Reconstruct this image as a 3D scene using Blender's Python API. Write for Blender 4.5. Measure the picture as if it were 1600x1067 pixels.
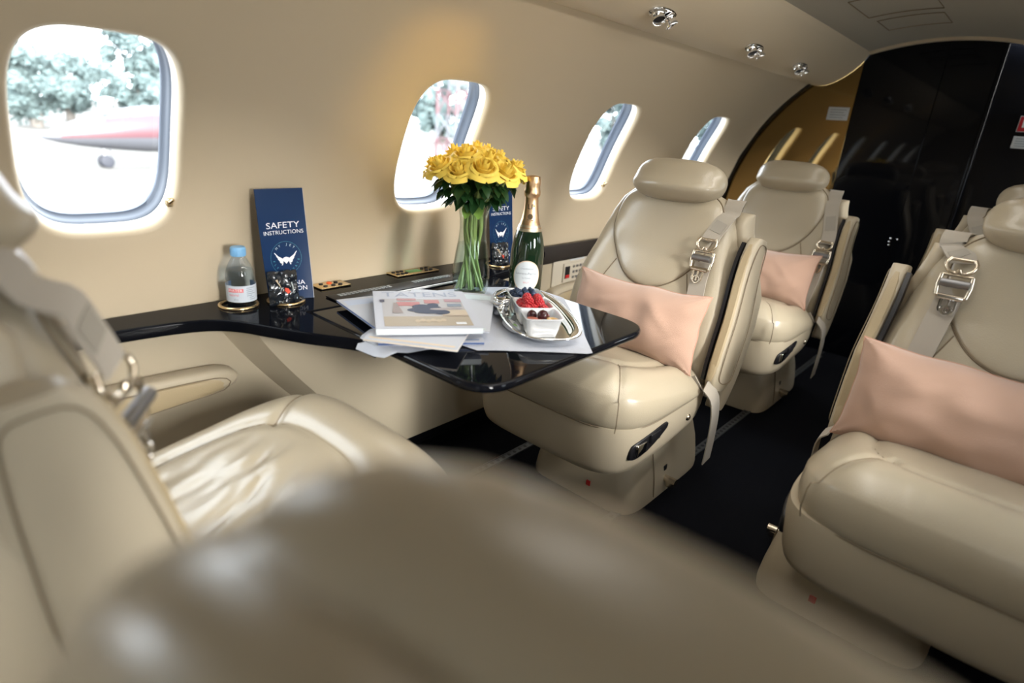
import bpy, bmesh, math, random
from mathutils import Vector, Matrix, noise
random.seed(7)
D = bpy.data
COL = bpy.context.scene.collection
for o in list(D.objects):
    D.objects.remove(o, do_unlink=True)
PI = math.pi
sin, cos = math.sin, math.cos

# ------------------------------------------------------------------ camera, sky, lamps, exposure
scene = bpy.context.scene
cam_data = D.cameras.new('camera')
cam = D.objects.new('camera', cam_data)
COL.objects.link(cam)
_fx = Vector((0.666, -0.212, 0.715)); _fy = Vector((-0.743, -0.282, 0.608)); _fz = Vector((0.073, -0.936, -0.345))
right = Vector((_fx.x, _fy.x, _fz.x)).normalized()
fwd = Vector((_fx.z, _fy.z, _fz.z)); fwd = (fwd - right * fwd.dot(right)).normalized()
upv = right.cross(fwd)
M = Matrix((right, upv, -fwd)).transposed().to_4x4()
M.translation = Vector((0, 0, 0.97))
cam.matrix_world = M
cam_data.sensor_width = 36.0
cam_data.lens = 20.887
cam_data.clip_start = 0.01
cam_data.clip_end = 400
cam_data.dof.use_dof = True
cam_data.dof.focus_distance = 1.55
cam_data.dof.aperture_fstop = 1.85
scene.camera = cam

vs = scene.view_settings
vs.view_transform = 'Standard'; vs.look = 'None'; vs.gamma = 1.0; vs.use_curve_mapping = False
vs.exposure = 0.0

world = D.worlds.new('sky'); scene.world = world
world.use_nodes = True
bg = world.node_tree.nodes['Background']
bg.inputs['Color'].default_value = (0.90, 0.96, 1.0, 1)
bg.inputs['Strength'].default_value = 10.5

def area(name, loc, rot, sx, sy, power, col, spread=PI):
    l = D.lights.new(name, 'AREA'); l.shape = 'RECTANGLE'; l.size = sx; l.size_y = sy
    l.energy = power; l.color = col; l.spread = spread
    o = D.objects.new(name, l); o.location = loc; o.rotation_euler = rot; COL.objects.link(o)
    return o
# fill lamps added to brighten the cabin: one low at the front, two below the headliner
_d = area('front_fill_lamp', (-1.15, -0.36, 0.72), (0, 0, 0), 0.7, 1.0, 5, (0.95, 0.98, 1.0))  # added fill inside the closed shell, no door opening here
_d.rotation_euler = Vector((0.55, 0.83, -0.08)).to_track_quat('-Z', 'Y').to_euler()
area('ceiling_fill_lamp', (1.0, 0.40, 1.40), (0, 0, 0), 1.2, 0.14, 2.5, (1.0, 0.95, 0.87), 2.3)  # soft fill added from above, without a ceiling fitting
area('ceiling_fill_lamp', (2.30, 0.40, 1.405), (0, 0, 0), 0.9, 0.10, 0.8, (1.0, 0.93, 0.83), 2.3)
_p = area('side_fill_strip', (1.25, 0.105, 1.34), (0, 0, 0), 1.6, 0.05, 3.6, (1.0, 0.95, 0.88), 2.4)  # added fill strip that brightens the lower left wall, no fitting there
_p.rotation_euler = Vector((0, 0.80, -0.60)).to_track_quat('-Z', 'Y').to_euler()
_s = D.lights.new('hazy_sun', 'SUN'); _s.energy = 25; _s.angle = math.radians(32); _s.color = (1.0, 0.96, 0.90)
_so = D.objects.new('hazy_sun', _s); COL.objects.link(_so)
_so.rotation_euler = Vector((0.10, 0.92, -0.31)).to_track_quat('-Z', 'Y').to_euler()
def spot(name, loc, target, power, col, size, blend):
    l = D.lights.new(name, 'SPOT'); l.energy = power; l.color = col; l.spot_size = size; l.spot_blend = blend; l.shadow_soft_size = 0.02
    o = D.objects.new(name, l); o.location = loc; COL.objects.link(o)
    o.rotation_euler = (Vector(target) - Vector(loc)).to_track_quat('-Z', 'Y').to_euler()
    return o
spot('warm_glow_spot', (0.98, 0.70, 1.34), (1.0, 1.21, 0.99), 7.0, (1.0, 0.60, 0.08), math.radians(46), 1.0)  # spot added in mid-air for the yellow glow round the second window
YC, ZCC, RR = 0.434, 0.55, 0.89
WIN_X = [0.342 + 0.78 * k for k in range(-2, 4)]
# portals: they only tell the renderer where the sky comes in, they give no light of their own
for side in (1, -1):
    for wx in WIN_X:
        phi = 0.396
        y = YC + side * (RR + 0.02) * cos(phi); z = ZCC + (RR + 0.02) * sin(phi)
        o = area('window_portal', (wx, y, z), (0, 0, 0), 0.26, 0.36, 1, (1, 1, 1))
        d = Vector((0, -side * cos(phi), -sin(phi)))
        o.rotation_euler = d.to_track_quat('-Z', 'Y').to_euler()
        o.data.cycles.is_portal = True

# ------------------------------------------------------------------ materials
def mat(name, color, rough=0.5, metal=0.0, spec=0.5, coat=0.0, bump=None, vary=None, sheen=0.0, attr=False):
    m = D.materials.new(name); m.use_nodes = True
    nt = m.node_tree; b = nt.nodes['Principled BSDF']
    b.inputs['Base Color'].default_value = (*color, 1); b.inputs['Roughness'].default_value = rough
    b.inputs['Metallic'].default_value = metal; b.inputs['Specular IOR Level'].default_value = spec
    b.inputs['Coat Weight'].default_value = coat; b.inputs['Coat Roughness'].default_value = 0.05
    if sheen:
        b.inputs['Sheen Weight'].default_value = sheen; b.inputs['Sheen Roughness'].default_value = 0.5
    if attr:
        a = nt.nodes.new('ShaderNodeAttribute'); a.attribute_name = 'Col'
        nt.links.new(a.outputs['Color'], b.inputs['Base Color'])
    if bump or vary:
        tc = nt.nodes.new('ShaderNodeTexCoord')
    if vary:
        sc, amt = vary
        n = nt.nodes.new('ShaderNodeTexNoise'); n.inputs['Scale'].default_value = sc; n.inputs['Detail'].default_value = 4
        nt.links.new(tc.outputs['Object'], n.inputs['Vector'])
        mx = nt.nodes.new('ShaderNodeMix'); mx.data_type = 'RGBA'
        mx.inputs['A'].default_value = (*[c * (1 - amt) for c in color], 1)
        mx.inputs['B'].default_value = (*[min(1, c * (1 + amt)) for c in color], 1)
        nt.links.new(n.outputs['Fac'], mx.inputs['Factor']); nt.links.new(mx.outputs['Result'], b.inputs['Base Color'])
    if bump:
        sc, st, kind = bump
        if kind == 'v':
            n = nt.nodes.new('ShaderNodeTexVoronoi'); out = 'Distance'
        elif kind == 'w':
            n = nt.nodes.new('ShaderNodeTexWave'); out = 'Fac'; n.inputs['Distortion'].default_value = 1.0
        else:
            n = nt.nodes.new('ShaderNodeTexNoise'); out = 'Fac'; n.inputs['Detail'].default_value = 5
        n.inputs['Scale'].default_value = sc
        nt.links.new(tc.outputs['Object'], n.inputs['Vector'])
        bp = nt.nodes.new('ShaderNodeBump'); bp.inputs['Strength'].default_value = st; bp.inputs['Distance'].default_value = 0.004
        nt.links.new(n.outputs[out], bp.inputs['Height']); nt.links.new(bp.outputs['Normal'], b.inputs['Normal'])
    return m

def clear_mat(name, tint=(1, 1, 1), ior=1.45, rough=0.0, gloss=1.0):
    m = D.materials.new(name); m.use_nodes = True; nt = m.node_tree
    nt.nodes.remove(nt.nodes['Principled BSDF'])
    out = nt.nodes['Material Output']
    t = nt.nodes.new('ShaderNodeBsdfTransparent'); t.inputs['Color'].default_value = (*tint, 1)
    g = nt.nodes.new('ShaderNodeBsdfGlossy'); g.inputs['Roughness'].default_value = rough
    f = nt.nodes.new('ShaderNodeLayerWeight'); f.inputs['Blend'].default_value = 0.5
    pw = nt.nodes.new('ShaderNodeMath'); pw.operation = 'POWER'; pw.inputs[1].default_value = 3.5
    ma = nt.nodes.new('ShaderNodeMath'); ma.operation = 'MULTIPLY_ADD'; ma.inputs[1].default_value = 0.75; ma.inputs[2].default_value = ((ior - 1) / (ior + 1)) ** 2
    nt.links.new(f.outputs['Facing'], pw.inputs[0]); nt.links.new(pw.outputs[0], ma.inputs[0])
    mul = nt.nodes.new('ShaderNodeMath'); mul.operation = 'MULTIPLY'; mul.inputs[1].default_value = gloss
    mx = nt.nodes.new('ShaderNodeMixShader')
    nt.links.new(ma.outputs[0], mul.inputs[0]); nt.links.new(mul.outputs[0], mx.inputs[0])
    nt.links.new(t.outputs[0], mx.inputs[1]); nt.links.new(g.outputs[0], mx.inputs[2]); nt.links.new(mx.outputs[0], out.inputs[0])
    return m

LEATHER = mat('cream_leather', (0.41, 0.352, 0.255), 0.30, spec=0.6, coat=0.12, bump=(420, 0.08, 'v'), vary=(9, 0.05))
SHELL = mat('cream_moulded_shell', (0.45, 0.385, 0.28), 0.42, spec=0.5)
TAN = mat('tan_leather_inset', (0.40, 0.315, 0.19), 0.45, bump=(420, 0.12, 'v'))
SEAM = mat('seam_thread', (0.20, 0.155, 0.10), 0.7)
WALL = mat('cream_wall_liner', (0.55, 0.455, 0.32), 0.5, spec=0.4, bump=(260, 0.03, 'n'))
REVEAL = mat('white_window_surround', (0.80, 0.77, 0.72), 0.4)
GASKET = mat('blue_grey_rubber_seal', (0.055, 0.07, 0.10), 0.45)
CEIL = mat('grey_cream_headliner', (0.36, 0.33, 0.27), 0.6, bump=(300, 0.05, 'n'))
CARPET = mat('black_carpet', (0.0035, 0.004, 0.0065), 0.95, spec=0.1, bump=(600, 0.6, 'n'))
BLACK = mat('black_piano_lacquer', (0.0035, 0.004, 0.006), 0.04, spec=0.18)
LACQUER = mat('black_ledge_lacquer', (0.0035, 0.004, 0.006), 0.07, spec=0.05)
SATIN = mat('satin_black', (0.006, 0.006, 0.008), 0.4)
BRONZE = mat('polished_bronze_veneer', (0.28, 0.19, 0.08), 0.025, metal=1.0)
DARKTRIM = mat('dark_brown_trim', (0.022, 0.018, 0.016), 0.35)
CHROME = mat('polished_chrome', (0.80, 0.80, 0.80), 0.08, metal=1.0)
SILVER = mat('polished_silver', (0.82, 0.81, 0.78), 0.06, metal=1.0)
GOLD = mat('pale_gold_metal', (0.72, 0.55, 0.32), 0.22, metal=1.0)
STEEL = mat('dull_steel', (0.30, 0.30, 0.31), 0.4, metal=1.0)
BUCKLE = mat('champagne_metal', (0.70, 0.62, 0.50), 0.25, metal=1.0)
WEB = mat('grey_beige_webbing', (0.40, 0.355, 0.29), 0.6, sheen=0.3, bump=(900, 0.25, 'w'))
BLUSH = mat('blush_velvet', (0.45, 0.29, 0.215), 0.8, spec=0.2, sheen=0.35, bump=(700, 0.3, 'n'))
PAPER = mat('white_paper', (0.54, 0.56, 0.61), 0.6)
LINEN = mat('white_paper_cloth', (0.53, 0.56, 0.63), 0.8, bump=(150, 0.25, 'n'))
PRINT = mat('printed_ink', (1, 1, 1), 0.6, spec=0.2, attr=True)
GLOSSPRINT = mat('glossy_print', (1, 1, 1), 0.6, spec=0.15, attr=True)
NAVY = mat('navy_card', (0.003, 0.024, 0.085), 0.4, spec=0.25)
GLASS = clear_mat('clear_glass', (0.93, 0.97, 0.95), 1.5)
PANE = clear_mat('window_acrylic', (0.96, 0.98, 1.0), 1.4, gloss=0.6)
PET = clear_mat('clear_plastic', (0.86, 0.92, 1.0), 1.45)
WATER = clear_mat('still_water', (0.88, 0.95, 1.0), 1.2)
BOTTLE = mat('dark_green_bottle_glass', (0.004, 0.016, 0.007), 0.06, spec=0.6, coat=0.5)
FOIL = mat('gold_foil', (0.78, 0.52, 0.30), 0.32, metal=1.0, bump=(60, 0.25, 'n'))
CAPBLUE = mat('pale_blue_cap', (0.20, 0.44, 0.70), 0.4)
YELLOW = mat('yellow_petal', (1.0, 0.75, 0.13), 0.55, spec=0.3)
LEAF = mat('rose_leaf', (0.018, 0.065, 0.018), 0.35)
LEAFPALE = mat('light_rose_leaf', (0.20, 0.36, 0.07), 0.4)  # paler green of a few leaves
STEM = mat('rose_stem', (0.27, 0.35, 0.11), 0.45)
CERAMIC = mat('white_porcelain', (0.66, 0.68, 0.71), 0.15, coat=0.4)
BLUEB = mat('blueberry_skin', (0.022, 0.042, 0.09), 0.5, vary=(80, 0.5))
RASP = mat('raspberry_flesh', (0.45, 0.018, 0.024), 0.3, coat=0.3)
GRAPE = mat('dark_grape_skin', (0.05, 0.012, 0.014), 0.2)
PLUM = mat('cut_plum', (0.46, 0.14, 0.10), 0.35, vary=(60, 0.5))
PLUMY = mat('yellow_plum', (0.66, 0.40, 0.12), 0.35, vary=(60, 0.3))
FOILBAG = mat('black_foil_wrapper', (0.012, 0.016, 0.022), 0.22, spec=0.7, coat=0.4)
RED = mat('red_plastic', (0.5, 0.01, 0.012), 0.4)
GREENLCD = mat('green_display', (0.12, 0.30, 0.09), 0.3)
PANEL = mat('cream_panel_plastic', (0.52, 0.47, 0.38), 0.35)
GRILLE = mat('grey_grille', (0.30, 0.32, 0.33), 0.45)
RAILM = mat('dark_rail_metal', (0.10, 0.105, 0.11), 0.45, metal=.5)
ALU = mat('pale_aluminium', (0.72, 0.73, 0.75), 0.45, metal=0.25)
LABELW = mat('white_label', (0.55, 0.58, 0.60), 0.5)
TARMAC = mat('pale_concrete', (0.085, 0.08, 0.072), 0.9, vary=(0.3, 0.15))
TREE = mat('tree_foliage', (0.085, 0.12, 0.12), 0.9, vary=(1.2, 0.4))
BARK = mat('tree_bark', (0.10, 0.09, 0.08), 0.9)
JETRED = mat('red_aircraft_paint', (0.070, 0.028, 0.034), 0.4)
JETWHITE = mat('white_aircraft_paint', (0.065, 0.068, 0.078), 0.4)
TYRE = mat('dark_tyre', (0.022, 0.024, 0.032), 0.8)

# ------------------------------------------------------------------ helpers
def tag(o, label=None, cat=None, group=None, kind=None):
    if label: o['label'] = label
    if cat: o['category'] = cat
    if group: o['group'] = group
    if kind: o['kind'] = kind
    return o

def empty(name, loc=(0, 0, 0), rz=0.0, label=None, cat=None, group=None, kind=None):
    o = D.objects.new(name, None); COL.objects.link(o)
    o.location = loc; o.rotation_euler = (0, 0, rz); o.empty_display_size = 0.05
    return tag(o, label, cat, group, kind)

def link(name, me, parent=None):
    o = D.objects.new(name, me); COL.objects.link(o)
    if parent is not None: o.parent = parent
    return o

def mesh(name, verts, faces, m, parent=None, smooth=True, fix=True, cols=None):
    me = D.meshes.new(name)
    me.from_pydata([tuple(v) for v in verts], [], faces)
    if cols is not None:
        a = me.color_attributes.new('Col', 'FLOAT_COLOR', 'POINT')
        for i, c in enumerate(cols): a.data[i].color = (*c, 1)
    if fix:
        bm = bmesh.new(); bm.from_mesh(me)
        bmesh.ops.recalc_face_normals(bm, faces=bm.faces)
        bm.to_mesh(me); bm.free()
    if smooth:
        me.shade_smooth()
        try: me.set_sharp_from_angle(angle=math.radians(50))
        except Exception: pass
    me.materials.append(m)
    return link(name, me, parent)

def flat_faces(o):
    m = o.modifiers.new('face_weighted_normals', 'WEIGHTED_NORMAL'); m.weight = 100; m.keep_sharp = True
    return o

class MB:
    def __init__(self): self.v = []; self.f = []
    def add(self, v, f):
        k = len(self.v); self.v += [Vector(p) for p in v]; self.f += [tuple(i + k for i in q) for q in f]
        return self
    def build(self, name, m, parent=None, smooth=True, xf=None):
        v = [xf(p) for p in self.v] if xf else self.v
        return mesh(name, v, self.f, m, parent, smooth)

def loft(rings, cap0=True, cap1=True, closed=True):
    n = len(rings[0]); v = []; f = []
    for r in rings: v += [Vector(p) for p in r]
    for i in range(len(rings) - 1):
        for j in range(n if closed else n - 1):
            a = i * n + j; b = i * n + (j + 1) % n
            f.append((a, b, b + n, a + n))
    if cap0: f.append(tuple(range(n - 1, -1, -1)))
    if cap1: f.append(tuple(range((len(rings) - 1) * n, len(rings) * n)))
    return v, f

def se(a, b, n=2.0, k=32, cx=0.0, cy=0.0):
    out = []
    for i in range(k):
        t = 2 * PI * i / k; c, s = cos(t), sin(t)
        out.append((cx + a * math.copysign(abs(c) ** (2 / n), c), cy + b * math.copysign(abs(s) ** (2 / n), s)))
    return out

def tube(path, r, k=8, caps=True):
    path = [Vector(p) for p in path]; n = len(path); rings = []
    rad = r if isinstance(r, (list, tuple)) else [r] * n
    prev = None
    for i, p in enumerate(path):
        t = (path[min(i + 1, n - 1)] - path[max(i - 1, 0)])
        if t.length < 1e-9: t = Vector((0, 0, 1))
        t.normalize()
        if prev is None:
            a = Vector((0, 0, 1)) if abs(t.z) < 0.9 else Vector((1, 0, 0))
            x = t.cross(a).normalized()
        else:
            x = prev - t * prev.dot(t)
            x = x.normalized() if x.length > 1e-6 else t.orthogonal().normalized()
        prev = x; y = t.cross(x)
        rings.append([p + (x * cos(2 * PI * j / k) + y * sin(2 * PI * j / k)) * rad[i] for j in range(k)])
    return loft(rings, caps, caps)

def ring_tube(path, r, k=6):
    path = [Vector(p) for p in path]; n = len(path); v = []; f = []
    c = sum(path, Vector()) / n
    for i, p in enumerate(path):
        t = (path[(i + 1) % n] - path[i - 1]).normalized()
        x = (p - c); x = (x - t * x.dot(t)).normalized(); y = t.cross(x)
        v += [p + (x * cos(2 * PI * j / k) + y * sin(2 * PI * j / k)) * r for j in range(k)]
    for i in range(n):
        for j in range(k):
            a = i * k + j; b = i * k + (j + 1) % k; i2 = ((i + 1) % n) * k
            f.append((a, b, i2 + (j + 1) % k, i2 + j))
    return v, f

def strap(path, lat, w, th):
    """flat webbing: path points, one lateral direction per point"""
    path = [Vector(p) for p in path]; n = len(path); rings = []
    for i, p in enumerate(path):
        t = (path[min(i + 1, n - 1)] - path[max(i - 1, 0)]).normalized()
        l = Vector(lat[i] if isinstance(lat, list) else lat); l = (l - t * l.dot(t)).normalized()
        nn = t.cross(l)
        rings.append([p + l * w / 2 + nn * th / 2, p - l * w / 2 + nn * th / 2, p - l * w / 2 - nn * th / 2, p + l * w / 2 - nn * th / 2])
    return loft(rings)

def lathe(prof, k=40, cap0=False, cap1=False, cx=0, cy=0):
    rings = [[(cx + r * cos(2 * PI * j / k), cy + r * sin(2 * PI * j / k), z) for j in range(k)] for r, z in prof]
    return loft(rings, cap0, cap1)

def box(x0, x1, y0, y1, z0, z1, bev=0.0):
    if not bev:
        v = [(x, y, z) for x in (x0, x1) for y in (y0, y1) for z in (z0, z1)]
        return v, [(0, 1, 3, 2), (4, 6, 7, 5), (0, 4, 5, 1), (2, 3, 7, 6), (0, 2, 6, 4), (1, 5, 7, 3)]
    def rr(e, z):
        pts = []
        for (cx, cy, a0) in ((x1 - bev, y1 - bev, 0), (x0 + bev, y1 - bev, 90), (x0 + bev, y0 + bev, 180), (x1 - bev, y0 + bev, 270)):
            for k in range(4):
                a = math.radians(a0 + 30 * k)
                pts.append((cx + (bev - e) * cos(a), cy + (bev - e) * sin(a), z))
        return pts
    return loft([rr(bev * .7, z0), rr(bev * .2, z0 + bev * .3), rr(0, z0 + bev), rr(0, z1 - bev), rr(bev * .2, z1 - bev * .3), rr(bev * .7, z1)])

def resample(pts, n):
    pts = [Vector((p[0], p[1])) for p in pts]
    L = [0]
    for i in range(len(pts)): L.append(L[-1] + (pts[(i + 1) % len(pts)] - pts[i]).length)
    out = []
    for k in range(n):
        d = L[-1] * k / n
        i = max(j for j in range(len(pts)) if L[j] <= d + 1e-12)
        t = (d - L[i]) / max(1e-9, L[i + 1] - L[i])
        out.append(pts[i].lerp(pts[(i + 1) % len(pts)], t))
    return out

def smooth_loop(pts, n=64, it=2):
    pts = [Vector((p[0], p[1])) for p in pts]
    for _ in range(it):   # Chaikin corner cutting
        q = []
        for i in range(len(pts)):
            a, b = pts[i], pts[(i + 1) % len(pts)]
            q += [a.lerp(b, .25), a.lerp(b, .75)]
        pts = q
    return resample(pts, n)

def puff(outline, mapf, h, center=None, rings=10, p=4.0, embed=0.004, extra=None):
    """cushion-like patch over a closed outline; mapf(u,v,height) gives the 3-D point"""
    n = len(outline)
    c = Vector(center) if center else sum((Vector(q) for q in outline), Vector((0, 0))) / n
    v = [mapf(c.x, c.y, h + (extra(c.x, c.y) if extra else 0))]; f = []
    rs = [1 - (1 - (i + 1) / rings) ** 1.6 for i in range(rings)]
    for r in rs:
        hh = h * max(0.0, 1 - r ** p) ** (1 / 2.0) - (embed if r > 0.999 else 0)
        for q in outline:
            x = c.x + (q[0] - c.x) * r; y = c.y + (q[1] - c.y) * r
            v.append(mapf(x, y, hh + (extra(x, y) * (1 - r ** 8) if extra else 0)))
    for j in range(n): f.append((0, 1 + j, 1 + (j + 1) % n))
    for i in range(rings - 1):
        for j in range(n):
            a = 1 + i * n + j; b = 1 + i * n + (j + 1) % n
            f.append((a, b, b + n, a + n))
    return v, f

def slab(outline, mapf, th, bev=0.002):
    """flat plate from an outline, rounded edges; mapf(u,v,h)"""
    n = len(outline); c = sum((Vector(q) for q in outline), Vector((0, 0))) / n
    def ring(sh, h):
        out = []
        for i in range(n):
            a, b, d = Vector(outline[i - 1]), Vector(outline[i]), Vector(outline[(i + 1) % n])
            t = (d - a).normalized(); nn = Vector((t.y, -t.x))
            if nn.dot(b - c) < 0 and False: nn = -nn
            out.append(mapf(b.x - nn.x * sh, b.y - nn.y * sh, h))
        return out
    area2 = sum(outline[i - 1][0] * outline[i][1] - outline[i][0] * outline[i - 1][1] for i in range(n))
    s = 1 if area2 > 0 else -1
    return loft([ring(s * bev, 0), ring(s * bev * .3, bev * .3), ring(0, bev), ring(0, th - bev), ring(s * bev * .3, th - bev * .3), ring(s * bev, th)])

def interp(tab, x):
    if x <= tab[0][0]: return tab[0][1]
    for (a, fa), (b, fb) in zip(tab, tab[1:]):
        if x <= b:
            t = (x - a) / (b - a); t = t * t * (3 - 2 * t) * .5 + t * .5
            return fa + (fb - fa) * t
    return tab[-1][1]

def catmull(pts, n):
    pts = [Vector(p) for p in pts]; out = []
    m = len(pts) - 1
    for k in range(n + 1):
        t = k / n * m; i = min(int(t), m - 1); t -= i
        p0, p1, p2, p3 = pts[max(i - 1, 0)], pts[i], pts[i + 1], pts[min(i + 2, m)]
        out.append(0.5 * ((2 * p1) + (p2 - p0) * t + (2 * p0 - 5 * p1 + 4 * p2 - p3) * t * t + (3 * p1 - p0 - 3 * p2 + p3) * t ** 3))
    return out

_tc = {}
def text_tris(s):
    if s in _tc: return _tc[s]
    cu = D.curves.new('lettering', 'FONT'); cu.body = s; cu.size = 1.0; cu.resolution_u = 3
    cu.align_x = 'CENTER'; cu.align_y = 'CENTER'
    ob = D.objects.new('lettering', cu); COL.objects.link(ob)
    dg = bpy.context.evaluated_depsgraph_get(); dg.update()
    me = D.meshes.new_from_object(ob.evaluated_get(dg))
    r = ([(v.co.x, v.co.y) for v in me.vertices], [tuple(p.vertices) for p in me.polygons])
    D.objects.remove(ob); D.curves.remove(cu); D.meshes.remove(me)
    _tc[s] = r
    return r

class Print:
    """flat print: coloured polygons in the plane of a label, laid on its surface"""
    def __init__(self): self.v = []; self.f = []; self.c = []; self.lay = []
    def poly(self, pts, col, layer=0):
        k = len(self.v); self.v += [(p[0], p[1]) for p in pts]; self.f.append(tuple(range(k, k + len(pts))))
        self.c += [col] * len(pts); self.lay += [layer + .012 * (len(self.f) % 60)] * len(pts)
    def rect(self, x0, x1, y0, y1, col, layer=0, nx=1):
        for i in range(nx):
            a = x0 + (x1 - x0) * i / nx; b = x0 + (x1 - x0) * (i + 1) / nx
            self.poly([(a, y0), (b, y0), (b, y1), (a, y1)], col, layer)
    def disc(self, cx, cy, rx, ry, col, layer=0, k=28):
        self.poly([(cx + rx * cos(2 * PI * i / k), cy + ry * sin(2 * PI * i / k)) for i in range(k)], col, layer)
    def text(self, s, cx, cy, size, col, layer=1, sx=1.0, rot=0.0):
        vs_, fs = text_tris(s); k = len(self.v); c_, s_ = cos(rot), sin(rot)
        for x, y in vs_:
            x *= size * sx; y *= size
            self.v.append((cx + x * c_ - y * s_, cy + x * s_ + y * c_)); self.c.append(col); self.lay.append(layer)
        self.f += [tuple(i + k for i in q) for q in fs]
    def build(self, name, mapf, parent, m=None, eps=0.0004, step=0.0003):
        v = [mapf(x, y, eps + step * l) for (x, y), l in zip(self.v, self.lay)]
        return mesh(name, v, self.f, m or PRINT, parent, smooth=False, fix=False, cols=self.c)
# ------------------------------------------------------------------ the cabin shell
X0, X1 = -1.608, 3.17            # front and rear ends of the cabin liner
PHI0, PHI1 = -0.056, 0.8905      # ledge line and overhead seam on the curved wall
WA, WPHI, WHB = 0.124, 0.396, 0.203

def cyl(x, phi, dr=0.0, side=1):
    return Vector((x, YC + side * (RR + dr) * cos(phi), ZCC + (RR + dr) * sin(phi)))

def win_pt(t, k=1.0, wx=0.0):
    c, s = cos(t), sin(t); n = 3.7
    u = math.copysign(abs(c) ** (2 / n), c); v = math.copysign(abs(s) ** (2 / n), s)
    return wx + WA * k * u, WPHI + (WHB * k if k <= 1 else WHB + (k - 1) * 0.14) * v

def wall_curved(side, name):
    v = []; f = []
    for i, wx in enumerate(WIN_X):
        xa = X0 if i == 0 else (WIN_X[i - 1] + wx) / 2
        xb = X1 if i == len(WIN_X) - 1 else (WIN_X[i + 1] + wx) / 2
        ts = [2 * PI * k / 96 for k in range(96)]
        n = len(ts); base = len(v)
        def rect_pt(t):
            u, w = win_pt(t, 1.0, 0); w -= WPHI
            k = 1e9
            if u > 1e-9: k = min(k, (xb - wx) / u)
            if u < -1e-9: k = min(k, (xa - wx) / u)
            if w > 1e-9: k = min(k, (PHI1 - WPHI) / w)
            if w < -1e-9: k = min(k, (PHI0 - WPHI) / w)
            return wx + u * k, WPHI + w * k
        outer = [rect_pt(t) for t in ts]
        for cx, cy in ((xa, PHI0), (xa, PHI1), (xb, PHI0), (xb, PHI1)):   # snap the nearest sample on to each corner
            j = min(range(n), key=lambda q: (outer[q][0] - cx) ** 2 + (outer[q][1] - cy) ** 2); outer[j] = (cx, cy)
        inner = [win_pt(t, 1.10, wx) for t in ts]
        NR = 9
        for r in range(NR):
            q = r / (NR - 1)
            for j in range(n):
                v.append(cyl(outer[j][0] * (1 - q) + inner[j][0] * q, outer[j][1] * (1 - q) + inner[j][1] * q, 0, side))
        for k, dr in ((1.06, 0.0015), (1.03, 0.005), (1.01, 0.010), (1.0, 0.016)):
            v += [cyl(*win_pt(t, k, wx), dr, side) for t in ts]
        for r in range(NR + 3):
            for j in range(n):
                a = base + r * n + j; b = base + r * n + (j + 1) % n
                f.append((a, b, b + n, a + n))
    # the straight foot of the liner, down behind the dado
    k = len(v)
    y0 = YC + side * RR * cos(PHI0); z0 = ZCC + RR * sin(PHI0)
    v += [(X0, y0, z0), (X1 + .03, y0, z0), (X1 + .03, y0, -0.02), (X0, y0, -0.02)]
    f.append((k, k + 1, k + 2, k + 3))
    me = D.meshes.new(name); me.from_pydata([tuple(p) for p in v], [], f)
    bm = bmesh.new(); bm.from_mesh(me); bmesh.ops.remove_doubles(bm, verts=bm.verts, dist=1e-5)
    bmesh.ops.recalc_face_normals(bm, faces=bm.faces); bm.to_mesh(me); bm.free()
    me.shade_smooth(); me.materials.append(WALL)
    o = link(name, me); o['kind'] = 'structure'
    return o

wall_curved(1, 'wall_left')
wall_curved(-1, 'wall_right')

win_no = 0
for side in (1, -1):
    for wx in WIN_X:
        win_no += 1
        root = empty('window_%d' % win_no, cyl(wx, WPHI, 0, side), kind='structure')
        o = Vector(root.location)
        ts = [2 * PI * k / 72 for k in range(72)]
        def rg(k, dr): return [cyl(*win_pt(t, k, wx), dr, side) - o for t in ts]
        mesh('window_frame', *loft([rg(1.0, .016), rg(.994, .028), rg(.988, .042)], False, False), REVEAL, root)
        mesh('seal', *loft([rg(.990, .040), rg(.980, .042), rg(.972, .052), rg(.966, .066), rg(.94, .070), rg(.94, .078)], False, False), GASKET, root)
        pv = [cyl(wx + 0.0, WPHI, .070, side) - o] + rg(.45, .070) + rg(.962, .070)
        pf = [(0, 1 + j, 1 + (j + 1) % 72) for j in range(72)] + [(1 + j, 1 + (j + 1) % 72, 73 + (j + 1) % 72, 73 + j) for j in range(72)]
        mesh('pane', pv, pf, PANE, root)
        if side == 1:      # the little blind catch at the lower rear corner
            b = MB()
            c0 = cyl(wx + .110, WPHI - .150, .018, side) - o
            b.add(*box(c0.x - .006, c0.x + .006, c0.y - .012, c0.y + .002, c0.z - .009, c0.z + .009, .002))
            b.add(*tube([c0 + Vector((0, -.012, .0)), c0 + Vector((.004, -.020, .006))], [.004, .003]))
            b.build('blind_catch', GOLD, root)

# overhead unit on the left and its mirror on the right: a convex panel from the wall seam to the headliner
prof = [(0.998, 1.246), (0.990, 1.238), (0.965, 1.2345), (0.931, 1.2375), (0.895, 1.252), (0.863, 1.271), (0.830, 1.297), (0.803, 1.325), (0.785, 1.352), (0.777, 1.368), (0.777, 1.385)]
for side, nm in ((1, 'trim_1'), (-1, 'trim_2')):
    rings = [[(x, (y if side == 1 else 2 * YC - y), z) for y, z in prof] for x in (X0, -0.6, 0.4, 1.4, 2.4, X1 + .028)]
    o = mesh(nm, *loft(rings, False, False, closed=False), WALL); o['kind'] = 'structure'
    y = 1.000 if side == 1 else 2 * YC - 1.000
    o = mesh('trim_%d' % (3 if side == 1 else 4), *tube([(X0, y, 1.2425), (X1, y, 1.2425)], .0022, 6), SEAM); o['kind'] = 'structure'
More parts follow.
